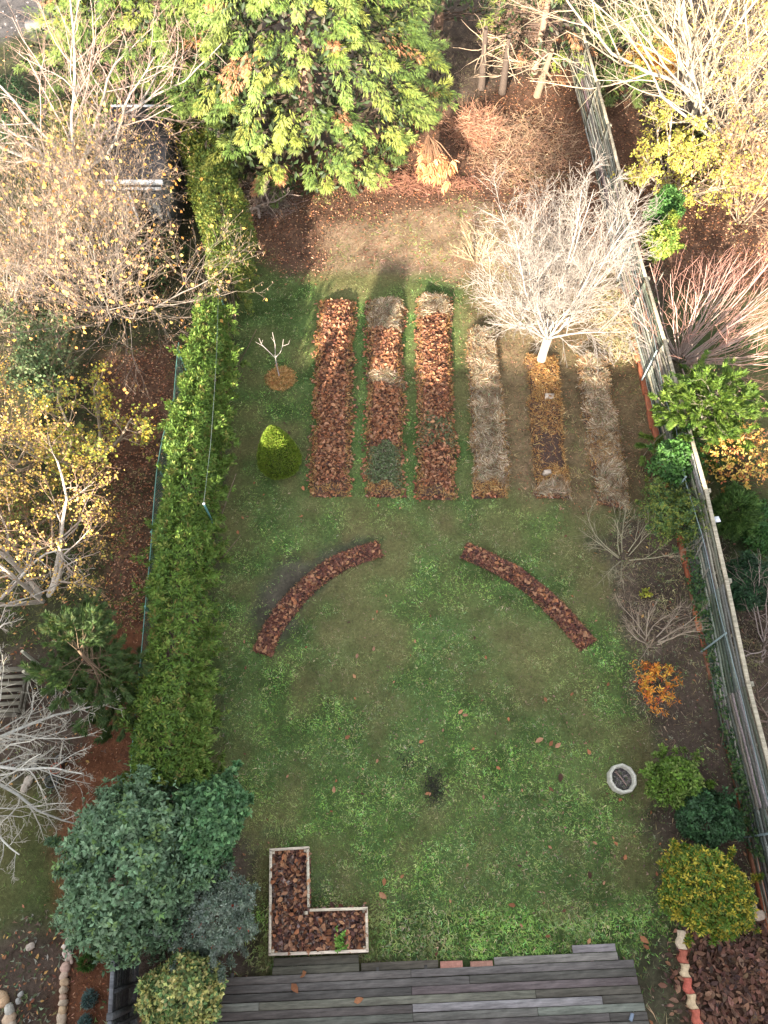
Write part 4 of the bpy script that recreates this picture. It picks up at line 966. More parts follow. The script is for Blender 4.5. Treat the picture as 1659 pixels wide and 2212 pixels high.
def mini_hedge(label, pts, H, n, pal, seed, L=.06, W=.028, name='hedge', cat='hedge', k=5, zc=.7, wts=None):
    r = RNG(seed); line = np.array([at(px, py, zc) for px, py, _ in pts]); hw = np.array([h_*mpp(px, py, zc) for px, py, h_ in pts])
    root = thing(name, label, cat, tuple(line[len(line)//2][:2])+(0,)); P, O = path_foliage(r, line, hw, np.full(len(line), H), n, .03)
    mb = MB(); rosettes(mb, r, P, O, k, L, W, pal, wts, 'diamond', .7, up=.2); part(mb, 'foliage', M_leaf, root, kind='stuff')
    mb = MB(); st = []
    for q in line: 
        c = q.copy(); c[2] = 0
        for _ in range(4): e = c+[r.normal()*.2, r.normal()*.2, H*.7]; st.append([c, (c+e)/2, e])
    tubes(mb, st, np.tile([.02, .014, .006], (len(st), 1)), 4, (.13, .10, .07)); part(mb, 'stems', M_bark, root, True, kind='stuff')
    return root
mini_hedge('yellow-green hedge bush with sunlit leaves between the big conifer and the lawn', [(490, 620, 34), (497, 570, 40), (494, 510, 46), (478, 440, 48), (454, 370, 48), (425, 300, 46)], 2.0, 7500,
           [(.16, .18, .03), (.11, .15, .03), (.20, .19, .04), (.07, .11, .025)], 510, .07, .03, zc=1.2, wts=(3, 4, 2, 3))
mini_hedge('ivy climbing the foot of the slat fence', [(1388, 640, 22), (1408, 740, 18), (1440, 870, 20), (1462, 960, 16), (1490, 1080, 22), (1508, 1240, 14), (1528, 1330, 16), (1552, 1430, 14), (1580, 1560, 12), (1612, 1700, 14), (1650, 1860, 16)], .55, 3600,
           [(.05, .10, .03), (.07, .13, .04), (.035, .07, .03), (.10, .15, .05)], 511, .05, .045, 'ivy', 'ivy', 4, .3)
mini_hedge('green laurel undergrowth behind the shed and hazel at the upper left', [(250, 300, 50), (330, 250, 60), (400, 230, 40)], 1.6, 2200, [(.05, .10, .025), (.07, .13, .03), (.10, .15, .04)], 512, .11, .04, zc=1.2)
mini_hedge('yellow-green bramble patch in the far left garden', [(110, 260, 60), (190, 250, 60), (240, 270, 50)], .9, 1800, [(.13, .14, .03), (.09, .11, .03), (.18, .17, .04)], 513, .06, .03, 'brambles', 'brambles', zc=.6)
mini_hedge('dark green undergrowth at the left edge below the ballast', [(-60, 200, 70), (30, 220, 60), (60, 320, 60)], .7, 1800, [(.03, .06, .025), (.04, .08, .03)], 514, .07, .03, 'undergrowth', 'undergrowth', zc=.4)

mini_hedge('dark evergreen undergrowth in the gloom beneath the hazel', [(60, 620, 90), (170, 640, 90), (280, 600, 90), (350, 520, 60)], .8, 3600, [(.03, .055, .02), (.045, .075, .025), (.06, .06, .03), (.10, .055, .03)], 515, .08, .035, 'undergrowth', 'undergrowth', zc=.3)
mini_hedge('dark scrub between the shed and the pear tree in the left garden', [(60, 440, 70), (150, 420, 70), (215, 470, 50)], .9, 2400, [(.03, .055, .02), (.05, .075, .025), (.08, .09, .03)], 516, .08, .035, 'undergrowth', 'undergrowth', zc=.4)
mini_hedge('dark brown and green undergrowth below the yellow-leaved trees', [(1420, 330, 60), (1520, 330, 80), (1620, 380, 80)], .8, 2600, [(.05, .045, .025), (.07, .08, .025), (.11, .07, .035)], 517, .09, .04, 'undergrowth', 'undergrowth', zc=.4)
# ================================================================== shrubs
GRN = [(.09, .16, .03), (.12, .20, .04), (.06, .11, .025)]
shrub('shrub', 'bright green rounded shrub beside the fire ring', 'shrub', 1457, 1678, .45, 60, 58, .5, 1300, 6, .065, .026, [(.11, .20, .025), (.15, .24, .04), (.07, .12, .02), (.18, .24, .06)], seed=601)
shrub('shrub', 'dark green rounded shrub overlapping the bright green one on its lower right', 'shrub', 1518, 1762, .45, 75, 64, .5, 1500, 6, .06, .03, [(.045, .10, .04), (.06, .13, .05), (.035, .07, .03)], seed=602)
shrub('shrub', 'large golden-yellow and green euonymus shrub above the leaf heap', 'shrub', 1528, 1930, .6, 92, 98, .75, 3400, 6, .06, .020, [(.10, .18, .02), (.07, .13, .02), (.42, .34, .04), (.50, .40, .06), (.13, .18, .03)], (4, 3, 3, 2, 3), seed=603, nb=22, bump=.16)
shrub('shrub', 'open nandina with bright orange leaf sprays on the dark soil', 'shrub', 1412, 1478, .4, 48, 66, .4, 105, 9, .085, .020, [(.62, .26, .04), (.55, .18, .03), (.60, .36, .05), (.45, .10, .04)], (5, 3, 2, 1), seed=604, bump=.35, shell=.5, spread=.95, nb=20, kind='diamond')
shrub('seedling', 'tiny yellow-green rosette above the bare grey shrub', 'small plant', 1396, 1285, .15, 11, 11, .12, 14, 6, .07, .035, [(.28, .32, .05), (.36, .34, .05)], seed=605)
shrub('shrub', 'green cotoneaster mound with yellowish tips against the fence', 'shrub', 1450, 1118, .6, 56, 78, .7, 2000, 6, .05, .020, [(.08, .14, .035), (.13, .18, .04), (.06, .10, .04), (.22, .24, .05)], seed=606, bump=.5, shell=.6, nb=30)
shrub('shrub', 'glossy green laurel below the sparse cypress', 'shrub', 1452, 992, .8, 44, 56, .75, 800, 6, .09, .04, [(.06, .14, .03), (.09, .19, .045), (.04, .09, .025)], seed=607, bump=.4, nb=20)
shrub('shrub', 'feathery mid-green conifer shrub beside the upper fence post plate', 'conifer shrub', 1578, 1110, .5, 44, 48, .6, 1300, 6, .12, .014, [(.07, .13, .03), (.10, .17, .04), (.05, .09, .025)], seed=608, kind='diamond', spread=.4)
shrub('shrub', 'dark green domed shrub at the right edge behind the slat fence', 'shrub', 1618, 1268, .5, 58, 62, .6, 1700, 6, .055, .025, [(.03, .07, .03), (.04, .09, .035), (.025, .05, .025)], seed=609)
shrub('shrub', 'low dark green plants behind the fence at the right edge', 'shrub', 1640, 1140, .3, 50, 70, .3, 800, 6, .07, .03, [(.04, .10, .025), (.06, .13, .03)], seed=610)
shrub('shrub', 'glossy evergreen bush, green above the red-twigged bush by the fence', 'shrub', 1430, 460, .9, 34, 38, .7, 700, 6, .085, .035, [(.05, .12, .03), (.08, .17, .04)], seed=611)
shrub('shrub', 'lemon-green sunlit evergreen bush by the fence above the red-twigged bush', 'shrub', 1428, 528, .9, 34, 42, .75, 800, 6, .085, .035, [(.20, .26, .04), (.28, .30, .06), (.11, .18, .03)], seed=612)
r0, c0, rad0 = shrub('shrub', 'orange and yellow autumn shrub with brown twigs right of the fence', 'shrub', 1590, 985, .75, 82, 76, .7, 330, 5, .062, .030, [(.50, .32, .07), (.55, .28, .08), (.52, .40, .10), (.50, .17, .07)], (4, 3, 3, 1), seed=613, bump=.3, shell=.4, nb=22, leafname='leaf', nparts=120)
def twig_bush(name, label, cat, px, py, n, L, r_, ang, c0_, c1_, seed, k=(4, 4), kl=(.5, .3), lean=(0, 0, 0), jit=.09, trop=.06, seg=6, leafn=0, leafL=.05, leafpal=None, leafW=.5, z0=0, group=None, hang=False, kang=30, leafkind='oval', spread=1.0):
    r = RNG(seed); b = at(px, py, 0); root = thing(name, label, cat, (b[0], b[1], 0), group); b = b+[0, 0, z0]
    lv = tree(r, b, dict(n=n, L=L, ang=(math.radians(ang[0]), math.radians(ang[1])), r=r_, seg=seg, jit=jit, trop=(0, 0, trop), lean=lean, br=.12*spread, tip=.3),
              [dict(k=k[i], L=L*kl[i], ang=kang, rr=.6, seg=4, jit=jit*1.2, trop=(0, 0, trop)) for i in range(len(k))], rmin=.0026)
    tree_parts(root, lv, c0_, c1_, ['stems', 'branches', 'twigs', 'twiglets'], (5, 4, 3, 3))
    if leafn:
        p, rd = lv[-1]; i = r.integers(len(p), size=leafn); j = 1+r.integers(p.shape[1]-1, size=leafn); P = p[i, j]+r.normal(size=(leafn, 3))*.015
        D = rdir(r, leafn)+([0, 0, -1.6] if hang else [0, 0, .2]); N = nrm(rdir(r, leafn)+[0, -.6, .8]); mb = MB()
        Ls = leafL*(.6+.7*r.random(leafn)); leaves(mb, P, D, N, Ls, Ls*leafW, pick(r, leafn, leafpal, None, .15), leafkind, .15, .1); part(mb, 'foliage', M_leaf, root, kind='stuff')
    return root, lv
BARK0 = (.30, .26, .20)
twig_bush('bush', 'pale bare shrub with green-grey twigs near the top of the soil border', 'bare bush', 1348, 1205, 9, 1.1, .014, (20, 65), (.26, .23, .15), (.30, .26, .17), 620, (6, 5), (.5, .3), lean=(.1, .15, 0))
twig_bush('bush', 'pale bare shrub with spreading grey twigs above the orange nandina', 'bare bush', 1407, 1385, 10, .95, .015, (15, 62), (.36, .29, .22), (.32, .25, .18), 621, (6, 5), (.5, .3), lean=(.05, .2, 0))
twig_bush('bush', 'red-tipped bare dogwood with many thick pale stems right of the fence', 'bare bush', 1474, 778, 54, 2.5, .020, (6, 75), (.34, .27, .23), (.42, .22, .17), 622, (4, 3), (.42, .24), lean=(.35, -.02, 0), jit=.06, trop=.03, kang=26, seg=8)
twig_bush('bush', 'tangle of grey-pink bare stems at the right edge behind the fence', 'bare bush', 1660, 1395, 34, 1.5, .014, (10, 75), (.34, .28, .25), (.30, .22, .19), 623, (5, 3), (.5, .3), lean=(-.15, .1, 0), jit=.14)
twig_bush('bush', 'brown bare twigs at the right edge below the tangled grey stems', 'bare bush', 1675, 1560, 20, 1.2, .012, (10, 75), (.20, .14, .11), (.22, .14, .10), 624, (5, 3), (.5, .3), lean=(-.15, .1, 0), jit=.14)
twig_bush('bush', 'mass of fine brown twigs inside the orange shrub by the fence', 'bare bush', 1588, 1030, 40, 1.2, .010, (5, 50), (.16, .09, .06), (.20, .11, .07), 625, (4,), (.4,), lean=(0, .1, 0))
# sparse cypress beside the fence
r = RNG(630); c = at(1512, 880, 1.3); c[2] = 0; root = thing('cypress', 'sparse green cypress with bare grey inner branches beside the fence', 'tree', (c[0], c[1], 0))
lv = tree(r, c, dict(n=4, L=1.8, ang=(.02, .35), r=.05, seg=6, jit=.05, trop=(0, 0, .1), br=.03), [dict(k=13, L=1.15, ang=72, rr=.4, seg=5, jit=.08, trop=(0, 0, .06)), dict(k=6, L=.45, ang=45, rr=.5, seg=3, jit=.1, trop=(0, 0, .03))])
tree_parts(root, lv, (.3, .27, .24), (.24, .20, .14))
def fronds(root, r, P, D, L, W, pal, k=7, wts=None, name='foliage', spread=.55, Lb=.5, flat=.35, cvar=.12, mat=None, nup=.8, kinds='diamond'):
    """k narrow blades fanning in a rough plane round each direction D"""
    n = len(P); D = nrm(D); ref = nrm(np.cross(D, nrm(np.array([0, 0, nup])+rdir(r, n)*.5))); cc = pick(r, n, pal, wts, cvar)
    a = np.linspace(-1, 1, k)[None]*spread*1.5+r.normal(size=(n, k))*.12
    DD = D[:, None]*np.cos(a)[..., None]+ref[:, None]*np.sin(a)[..., None]+rdir(r, n*k).reshape(n, k, 3)*flat*.4
    N = nrm(np.cross(ref, D))
    PP = np.repeat(P[:, None], k, 1)+D[:, None]*(L*.35*(1-np.abs(np.linspace(-1, 1, k)))[None, :, None])
    mb = MB(); Ls = (L*(.55+.35*(1-np.abs(np.linspace(-1, 1, k)))[None]+.25*r.random((n, k)))).ravel()
    leaves(mb, PP.reshape(-1, 3), DD.reshape(-1, 3), np.repeat(N, k, 0), Ls, Ls*W/L, np.repeat(cc, k, 0)*(1+r.normal(size=(n*k, 1))*.1), kinds, .1, .22)
    part(mb, name, mat or M_leaf, root, kind='stuff')
p, rd = lv[2]; i = r.integers(len(p), size=5200); j = 1+r.integers(p.shape[1]-1, size=5200); D = p[i, j]-p[i, j-1]
fronds(root, r, p[i, j], nrm(D)+rdir(r, 5200)*.5+[0, 0, .15], .13, .022, [(.10, .17, .025), (.15, .22, .035), (.07, .12, .02)], 6)
# dark yew-like conifer poking through the hedge
r = RNG(640); c = at(285, 1500); root = thing('conifer', 'dark green feathery conifer overhanging the chain-link fence and hedge', 'tree', (c[0], c[1], 0))
lv = tree(r, c, dict(n=1, L=[3.0], ang=(0, .03), r=.07, seg=8, jit=.03, trop=(0, 0, .1), br=0), [dict(k=46, L=1.0, ang=72, rr=.3, seg=5, jit=.05, trop=(0, 0, .0), t0=.1), dict(k=7, L=.38, ang=45, rr=.5, seg=3, jit=.08, trop=(0, 0, -.01))])
tree_parts(root, lv, (.16, .10, .07), (.12, .09, .05))
p, rd = lv[2]; n = 6500; i = r.integers(len(p), size=n); j = 1+r.integers(p.shape[1]-1, size=n); D = p[i, j]-p[i, j-1]
fronds(root, r, p[i, j], nrm(D)+rdir(r, n)*.4, .11, .016, [(.05, .085, .022), (.065, .11, .028), (.10, .115, .03)], 6, (4, 4, 1))
# big shrubs lower left
GRY = [(.14, .22, .12), (.18, .27, .15), (.095, .16, .08), (.18, .27, .09)]
shrub('shrub', 'large grey-green leafy shrub left of the round-leaved one, over the hedge end', 'shrub', 300, 1850, 1.3, 128, 142, 1.1, 5200, 7, .085, .034, GRY, (4, 3, 3, 1), seed=650, bump=.5, nb=60, spread=.8, nparts=260, shell=.3)
shrub('shrub', 'dense green shrub with oval leaves in a smooth dome beside the lawn', 'shrub', 448, 1772, 1.0, 84, 104, 1.0, 2300, 6, .082, .046, [(.08, .17, .07), (.11, .22, .09), (.06, .12, .05), (.14, .25, .10)], seed=651, bump=.12, nparts=260, shell=.2, up=.1)
shrub('shrub', 'silver-grey cotoneaster with tiny leaves left of the planter', 'shrub', 468, 1985, .9, 96, 90, .8, 4400, 7, .045, .016, [(.16, .20, .15), (.22, .26, .20), (.10, .14, .09), (.35, .05, .03)], (5, 4, 4, .12), seed=652, kind='diamond', bump=.28, nb=24)
shrub('shrub', 'variegated shrub with cream-edged leaves at the bottom left of the deck', 'shrub', 398, 2142, .9, 80, 76, .8, 2200, 6, .07, .034, [(.42, .40, .13), (.12, .20, .07), (.52, .47, .18), (.20, .26, .09)], (3, 3, 2, 3), seed=653, nparts=220, nb=18, shell=.22, var=.35)
shrub('small_conifer', 'small green heather-like conifer on the bark, topmost of three', 'small conifer', 190, 2079, .15, 14, 14, .17, 200, 6, .07, .008, [(.05, .12, .02), (.07, .15, .03)], seed=654, kind='diamond', spread=.45)
shrub('small_conifer', 'small blue-grey conifer on the bark, middle of three', 'small conifer', 192, 2158, .15, 12, 14, .17, 200, 6, .05, .010, [(.10, .17, .15), (.13, .20, .18)], seed=655, kind='diamond', spread=.5)
shrub('small_conifer', 'small blue-grey conifer on the bark, lowest of three', 'small conifer', 184, 2208, .15, 11, 12, .17, 180, 6, .05, .010, [(.10, .17, .15), (.12, .19, .17)], seed=656, kind='diamond', spread=.5)
# arching bare shoots from the grey-green shrub
r = RNG(657); c = at(300, 1840, 1.5); mb = MB()
# yellow shrubs on the left
YEL = [(.48, .31, .06), (.40, .26, .06), (.52, .38, .10), (.27, .26, .06), (.36, .22, .10)]
def leafy_tree(name, label, px, py, H, spreadm, seed, n0, pal, wts, nleaf, Lf, c0_=(.34, .28, .20), c1_=(.24, .15, .10), lean=(0, 0, 0), k=(7, 6, 4), r0=.05, W=.8, jit=.12, leafkind='oval', cat='tree', ang=(10, 50), hang=False):
    r = RNG(seed); b = at(px, py, 0); root = thing(name, label, cat, (b[0], b[1], 0))
    lv = tree(r, b, dict(n=n0, L=H, ang=(math.radians(ang[0]), math.radians(ang[1])), r=r0, seg=8, jit=jit*.6, trop=(0, 0, .05), lean=lean, br=.1),
              [dict(k=k[0], L=H*.42*spreadm, ang=42, rr=.55, seg=6, jit=jit, trop=(0, 0, .04)), dict(k=k[1], L=H*.22*spreadm, ang=40, rr=.55, seg=5, jit=jit*1.2, trop=(0, 0, .03)), dict(k=k[2], L=H*.11*spreadm, ang=38, rr=.6, seg=2, jit=jit*1.2, trop=(0, 0, .02))], rmin=.0026)
    tree_parts(root, lv, c0_, c1_)
    if nleaf:
        p, rd = lv[-1]; i = r.integers(len(p), size=nleaf); j = 1+r.integers(p.shape[1]-1, size=nleaf); P = p[i, j]+r.normal(size=(nleaf, 3))*.03
        D = rdir(r, nleaf)+([0, 0, -1.6] if hang else [0, 0, 0.]); N = nrm(rdir(r, nleaf)*.9+[0, -.8, .8]); Ls = Lf*(.6+.7*r.random(nleaf)); mb = MB()
        leaves(mb, P, D, N, Ls, Ls*W, pick(r, nleaf, pal, wts, .14), leafkind, .12, .1); part(mb, 'foliage', M_leaf, root, kind='stuff')
    return root, lv, r
leafy_tree('shrub', 'tall shrub with dense golden-yellow leaves at the left edge, upper of two', 95, 985, 2.9, 1.0, 660, 9, YEL, (4, 4, 3, 2, 3), 8000, .046, cat='shrub', lean=(.1, 0, 0))
leafy_tree('shrub', 'yellow-green leafed shrub right of the upper golden shrub', 212, 985, 1.9, .9, 661, 6, [(.30, .30, .05), (.22, .25, .05), (.50, .36, .05)], None, 3000, .06, cat='shrub')
leafy_tree('shrub', 'golden-leaved birch-like shrub at the left edge, lower of two', 95, 1290, 3.1, 1.0, 662, 8, YEL, (5, 4, 3, 1, 3), 5500, .045, c0_=(.45, .40, .34), cat='shrub', lean=(.18, .05, 0))
leafy_tree('shrub', 'green and brown scrub below the upper golden shrub at the left edge', 20, 1180, 1.7, 1.0, 663, 8, [(.12, .16, .04), (.18, .19, .05), (.3, .16, .08)], None, 5000, .055, cat='shrub')
leafy_tree('shrub', 'pale ivy-green bush under the hazel on the left', 130, 850, 1.7, .9, 664, 8, [(.14, .19, .08), (.20, .24, .11), (.08, .13, .05)], None, 5200, .07, cat='shrub')
# hazel, hung with catkins
rt, lv, r = leafy_tree('hazel', 'broad hazel bush hung with pale catkins and a few orange leaves, left of the hedge', 232, 690, 4.0, 1.15, 670, 22, [(.40, .25, .15), (.48, .33, .21), (.34, .20, .12), (.36, .26, .09)], None, 15000, .065,
                       (.19, .17, .145), (.20, .15, .115), lean=(-.16, -.12, 0), k=(9, 6, 4), r0=.028, W=.16, leafkind='diamond', ang=(15, 62), hang=True)
p = lv[-1][0]; n = 900; i = r.integers(len(p), size=n); mb = MB(); leaves(mb, p[i, -1], rdir(r, n)+[0, 0, -.7], nrm(rdir(r, n)*.6+[0, -1, .5]), .085*(.7+.6*r.random(n)), .075, pick(r, n, [(.55, .24, .06), (.60, .32, .08), (.48, .36, .08)], None, .12), 'oval'); part(mb, 'leaves', M_leaf, rt, kind='stuff')
leafy_tree('hazel', 'second hazel bush with dense pale catkins at the left edge', 20, 680, 3.8, 1.1, 671, 13, [(.40, .25, .15), (.46, .32, .2), (.34, .2, .12)], None, 9000, .065, (.19, .17, .145), (.20, .15, .115), k=(7, 6, 5), r0=.035, W=.17, leafkind='diamond', ang=(10, 55), hang=True)
leafy_tree('hazel', 'slender hazel stems with sparse yellow leaves in front of the shed', 285, 480, 2.8, 1.0, 672, 9, [(.40, .25, .15), (.50, .34, .08), (.46, .3, .12)], None, 2600, .06, (.19, .17, .145), (.20, .15, .115), k=(7, 5, 4), r0=.022, W=.4, ang=(10, 50))
# bare fruit trees
def fruit(label, px, py, zt, dirs, L, seed, r0, k=(7, 7, 3), col=(.36, .34, .30), col2=(.28, .23, .17), trunk=None, kang=48, kl=(.45, .42, .5)):
    r = RNG(seed); b = at(px, py, 0); root = thing('bare_tree', label, 'tree', (b[0], b[1], 0)); top = b+[0, 0, zt]
    mb = MB(); tubes(mb, [[b+[0, 0, -.05], b+[.02, 0, zt*.5], top]], [[r0*1.8, r0*1.5, r0*1.5]], 9, col); part(mb, 'trunk', M_bark, root, True)
    n = len(dirs); lv = [grow(r, np.tile(top, (n, 1))-[0, 0, .05], np.array(dirs, float), np.array(L), np.full(n, r0), np.full(n, r0*.22), 12, .13, np.array([0, 0, .012]))]
    for i in range(len(k)):
        P, D, R, t, bb = sprout(r, lv[-1][0], lv[-1][1], k[i], .12, 1, math.radians(kang))
        Lb = np.linalg.norm(lv[-1][0][bb, -1]-lv[-1][0][bb, 0], axis=1)*kl[i]*(1.2-.7*t)*(.5+.9*r.random(len(P)))
        Lb = np.maximum(Lb, .06); rr = np.maximum(R*.55, .0028); lv.append(grow(r, P, D+[0, 0, .15], Lb, rr, np.maximum(rr*.4, .0025), 6 if i < 1 else 2, .14, np.array([0, 0, .03])))
    tree_parts(root, lv, col, col2, ['limbs', 'branches', 'twigs', 'spurs'])
    return root, lv
fruit('bare lichen-grey apple tree reaching in from the left edge above the pots', -30, 1690, 1.3, [(1, .75, .35), (.95, .15, .5), (.8, -.45, .3), (.5, 1, .7), (1, -.1, .25), (.2, -1, .3), (-.6, .3, .6), (.9, .45, .7), (.55, -.75, .55)],
      [2.9, 2.5, 2.2, 2.3, 2.6, 1.9, 1.5, 2.6, 2.0], 680, .042, (13, 9, 3), (.42, .41, .37), (.40, .36, .29))
fruit('bare grey tree with a long pale limb under the lower golden shrub', -70, 1420, 1.2, [(1, .42, .45), (.8, -.2, .4), (.7, .9, .6)], [3.2, 1.6, 1.8], 681, .05, (9, 6, 3), (.50, .47, .42), (.4, .34, .28))
fruit('tall bare pear tree with long pale limbs spreading over the upper left corner', 215, 500, 1.8, [(-1, .35, .5), (-.6, .7, .7), (.15, .9, .8), (.75, .55, .7), (1, .15, .55), (-.2, 1, .5), (-1, -.15, .5), (.5, .9, .5), (1, -.2, .45)],
      [5.6, 6.0, 5.6, 5.2, 5.0, 5.6, 5.0, 5.0, 4.2], 682, .050, (11, 7, 3), (.27, .245, .21), (.28, .18, .14), kang=46)
fruit('small bare branches below the big conifer at the corner of the lawn', 560, 470, .4, [(.9, -.5, .45), (.3, -.9, .4), (-.5, -.5, .5), (1, .1, .6)], [1.5, 1.1, 1.0, 1.3], 683, .025, (7, 5), (.34, .28, .24), (.34, .25, .2))
# the pale bare tree over the right-hand beds
r = RNG(690); b = at(1166, 788); root = thing('bare_tree', 'big pale bare tree with a dense crown of white twigs over the right-hand beds', 'tree', (b[0], b[1], 0)); tp = b+[.02, .05, .95]
mb = MB(); tubes(mb, [[b+[0, 0, -.05], b+[.0, .02, .5], tp]], [[.125, .105, .11]], 12, (.30, .26, .21)); part(mb, 'trunk', M_bark, root, True)
n = 22; az = np.arange(n)*2.399; el = np.radians(np.linspace(5, 60, n)); d = np.stack([np.sin(el)*np.cos(az), np.sin(el)*np.sin(az)+.20, np.cos(el)], 1)+np.array([-.10, 0, .1])
lv = [grow(r, np.tile(tp-[0, 0, .08], (n, 1)), d, 2.95*(.65+.6*r.random(n)), np.full(n, .032), np.full(n, .007), 9, .07, np.array([0, 0, .055]))]
for kk, LL, an, sg in ((11, 1.1, 38, 6), (8, .5, 40, 3), (4, .24, 36, 2)):
    P, D, R, t, bb = sprout(r, lv[-1][0], lv[-1][1], kk, .15, 1, math.radians(an)); Ln_ = LL*(1.2-.6*t)*(.6+.8*r.random(len(P))); rr = np.maximum(R*.55, .0034)
    lv.append(grow(r, P, D, Ln_, rr, np.maximum(rr*.45, .0022), sg, .11, np.array([0, 0, .05])))
tree_parts(root, lv, (.27, .245, .215), (.27, .23, .195), ['limbs', 'branches', 'twigs', 'twiglets'])
twig_bush('bush', 'tan spiky undergrowth at the upper left foot of the bare tree', 'bare bush', 1030, 560, 30, .7, .008, (10, 70), (.36, .29, .18), (.42, .34, .2), 691, (4, 2), (.5, .3))
# trees at the top right
fruit('tall many-limbed bare tree sweeping to the left over the top right corner', 1480, 290, 1.0, [(-1, .30, 1.0), (-.85, .7, 1.1), (-.5, .5, 1.5), (-.15, .8, 1.6), (.25, .8, 1.6), (-.9, -.12, .75), (.4, .3, 1.4), (-.4, 1, 1.3), (.7, .5, 1.2)],
      [7.4, 7.0, 5.5, 5.5, 5.5, 6.2, 5.0, 6.4, 5.0], 692, .06, (11, 7, 3), (.29, .25, .19), (.29, .23, .15), kang=42)
fruit('spreading bare tree with pale crooked boughs reaching left above the yellow bush', 1540, 370, .9, [(-1, .02, .42), (-1, -.3, .5), (-.8, .35, .7), (.3, -.2, .9), (.8, .2, .6), (.2, .7, .9), (-.2, -.9, .5)], [6.0, 4.2, 5.0, 2.6, 2.8, 3.0, 2.2], 693, .05, (11, 7, 3), (.28, .245, .19), (.28, .22, .155))
leafy_tree('bush', 'fine brown twiggy bush at the right edge below the yellow leaves', 1600, 480, 2.4, 1.0, 694, 14, [(.5, .36, .08), (.4, .22, .12)], None, 1200, .07, (.28, .21, .15), (.30, .19, .12), k=(8, 6, 4), r0=.022, cat='bare bush')
leafy_tree('bush', 'shrub with lemon-yellow leaves over the slat fence at the top right', 1450, 420, 2.0, 1.0, 695, 10, [(.38, .34, .06), (.28, .28, .05), (.44, .36, .07)], None, 6500, .075, k=(6, 5, 4), W=.5, cat='shrub', ang=(20, 65))
leafy_tree('tree', 'yellow-leaved tree crown at the top right edge', 1610, 330, 4.0, 1.0, 696, 9, [(.42, .32, .06), (.34, .29, .06), (.46, .38, .10)], None, 4200, .065, (.32, .27, .21), (.27, .19, .135), k=(7, 6, 4), W=.5)
leafy_tree('tree', 'thicket of pale stems with scattered yellow leaves in the top right corner', 1590, 180, 5.0, .8, 697, 22, [(.52, .38, .05), (.44, .34, .05)], None, 4500, .07, (.32, .27, .21), (.27, .19, .135), k=(5, 5, 4), W=.5, ang=(0, 28), r0=.06)
shrub('shrub', 'rusty orange dying shrub under the bare limbs at the top right', 'shrub', 1400, 135, .9, 62, 48, .8, 1500, 6, .13, .02, [(.62, .34, .08), (.55, .26, .07), (.66, .42, .12)], seed=698, kind='diamond')
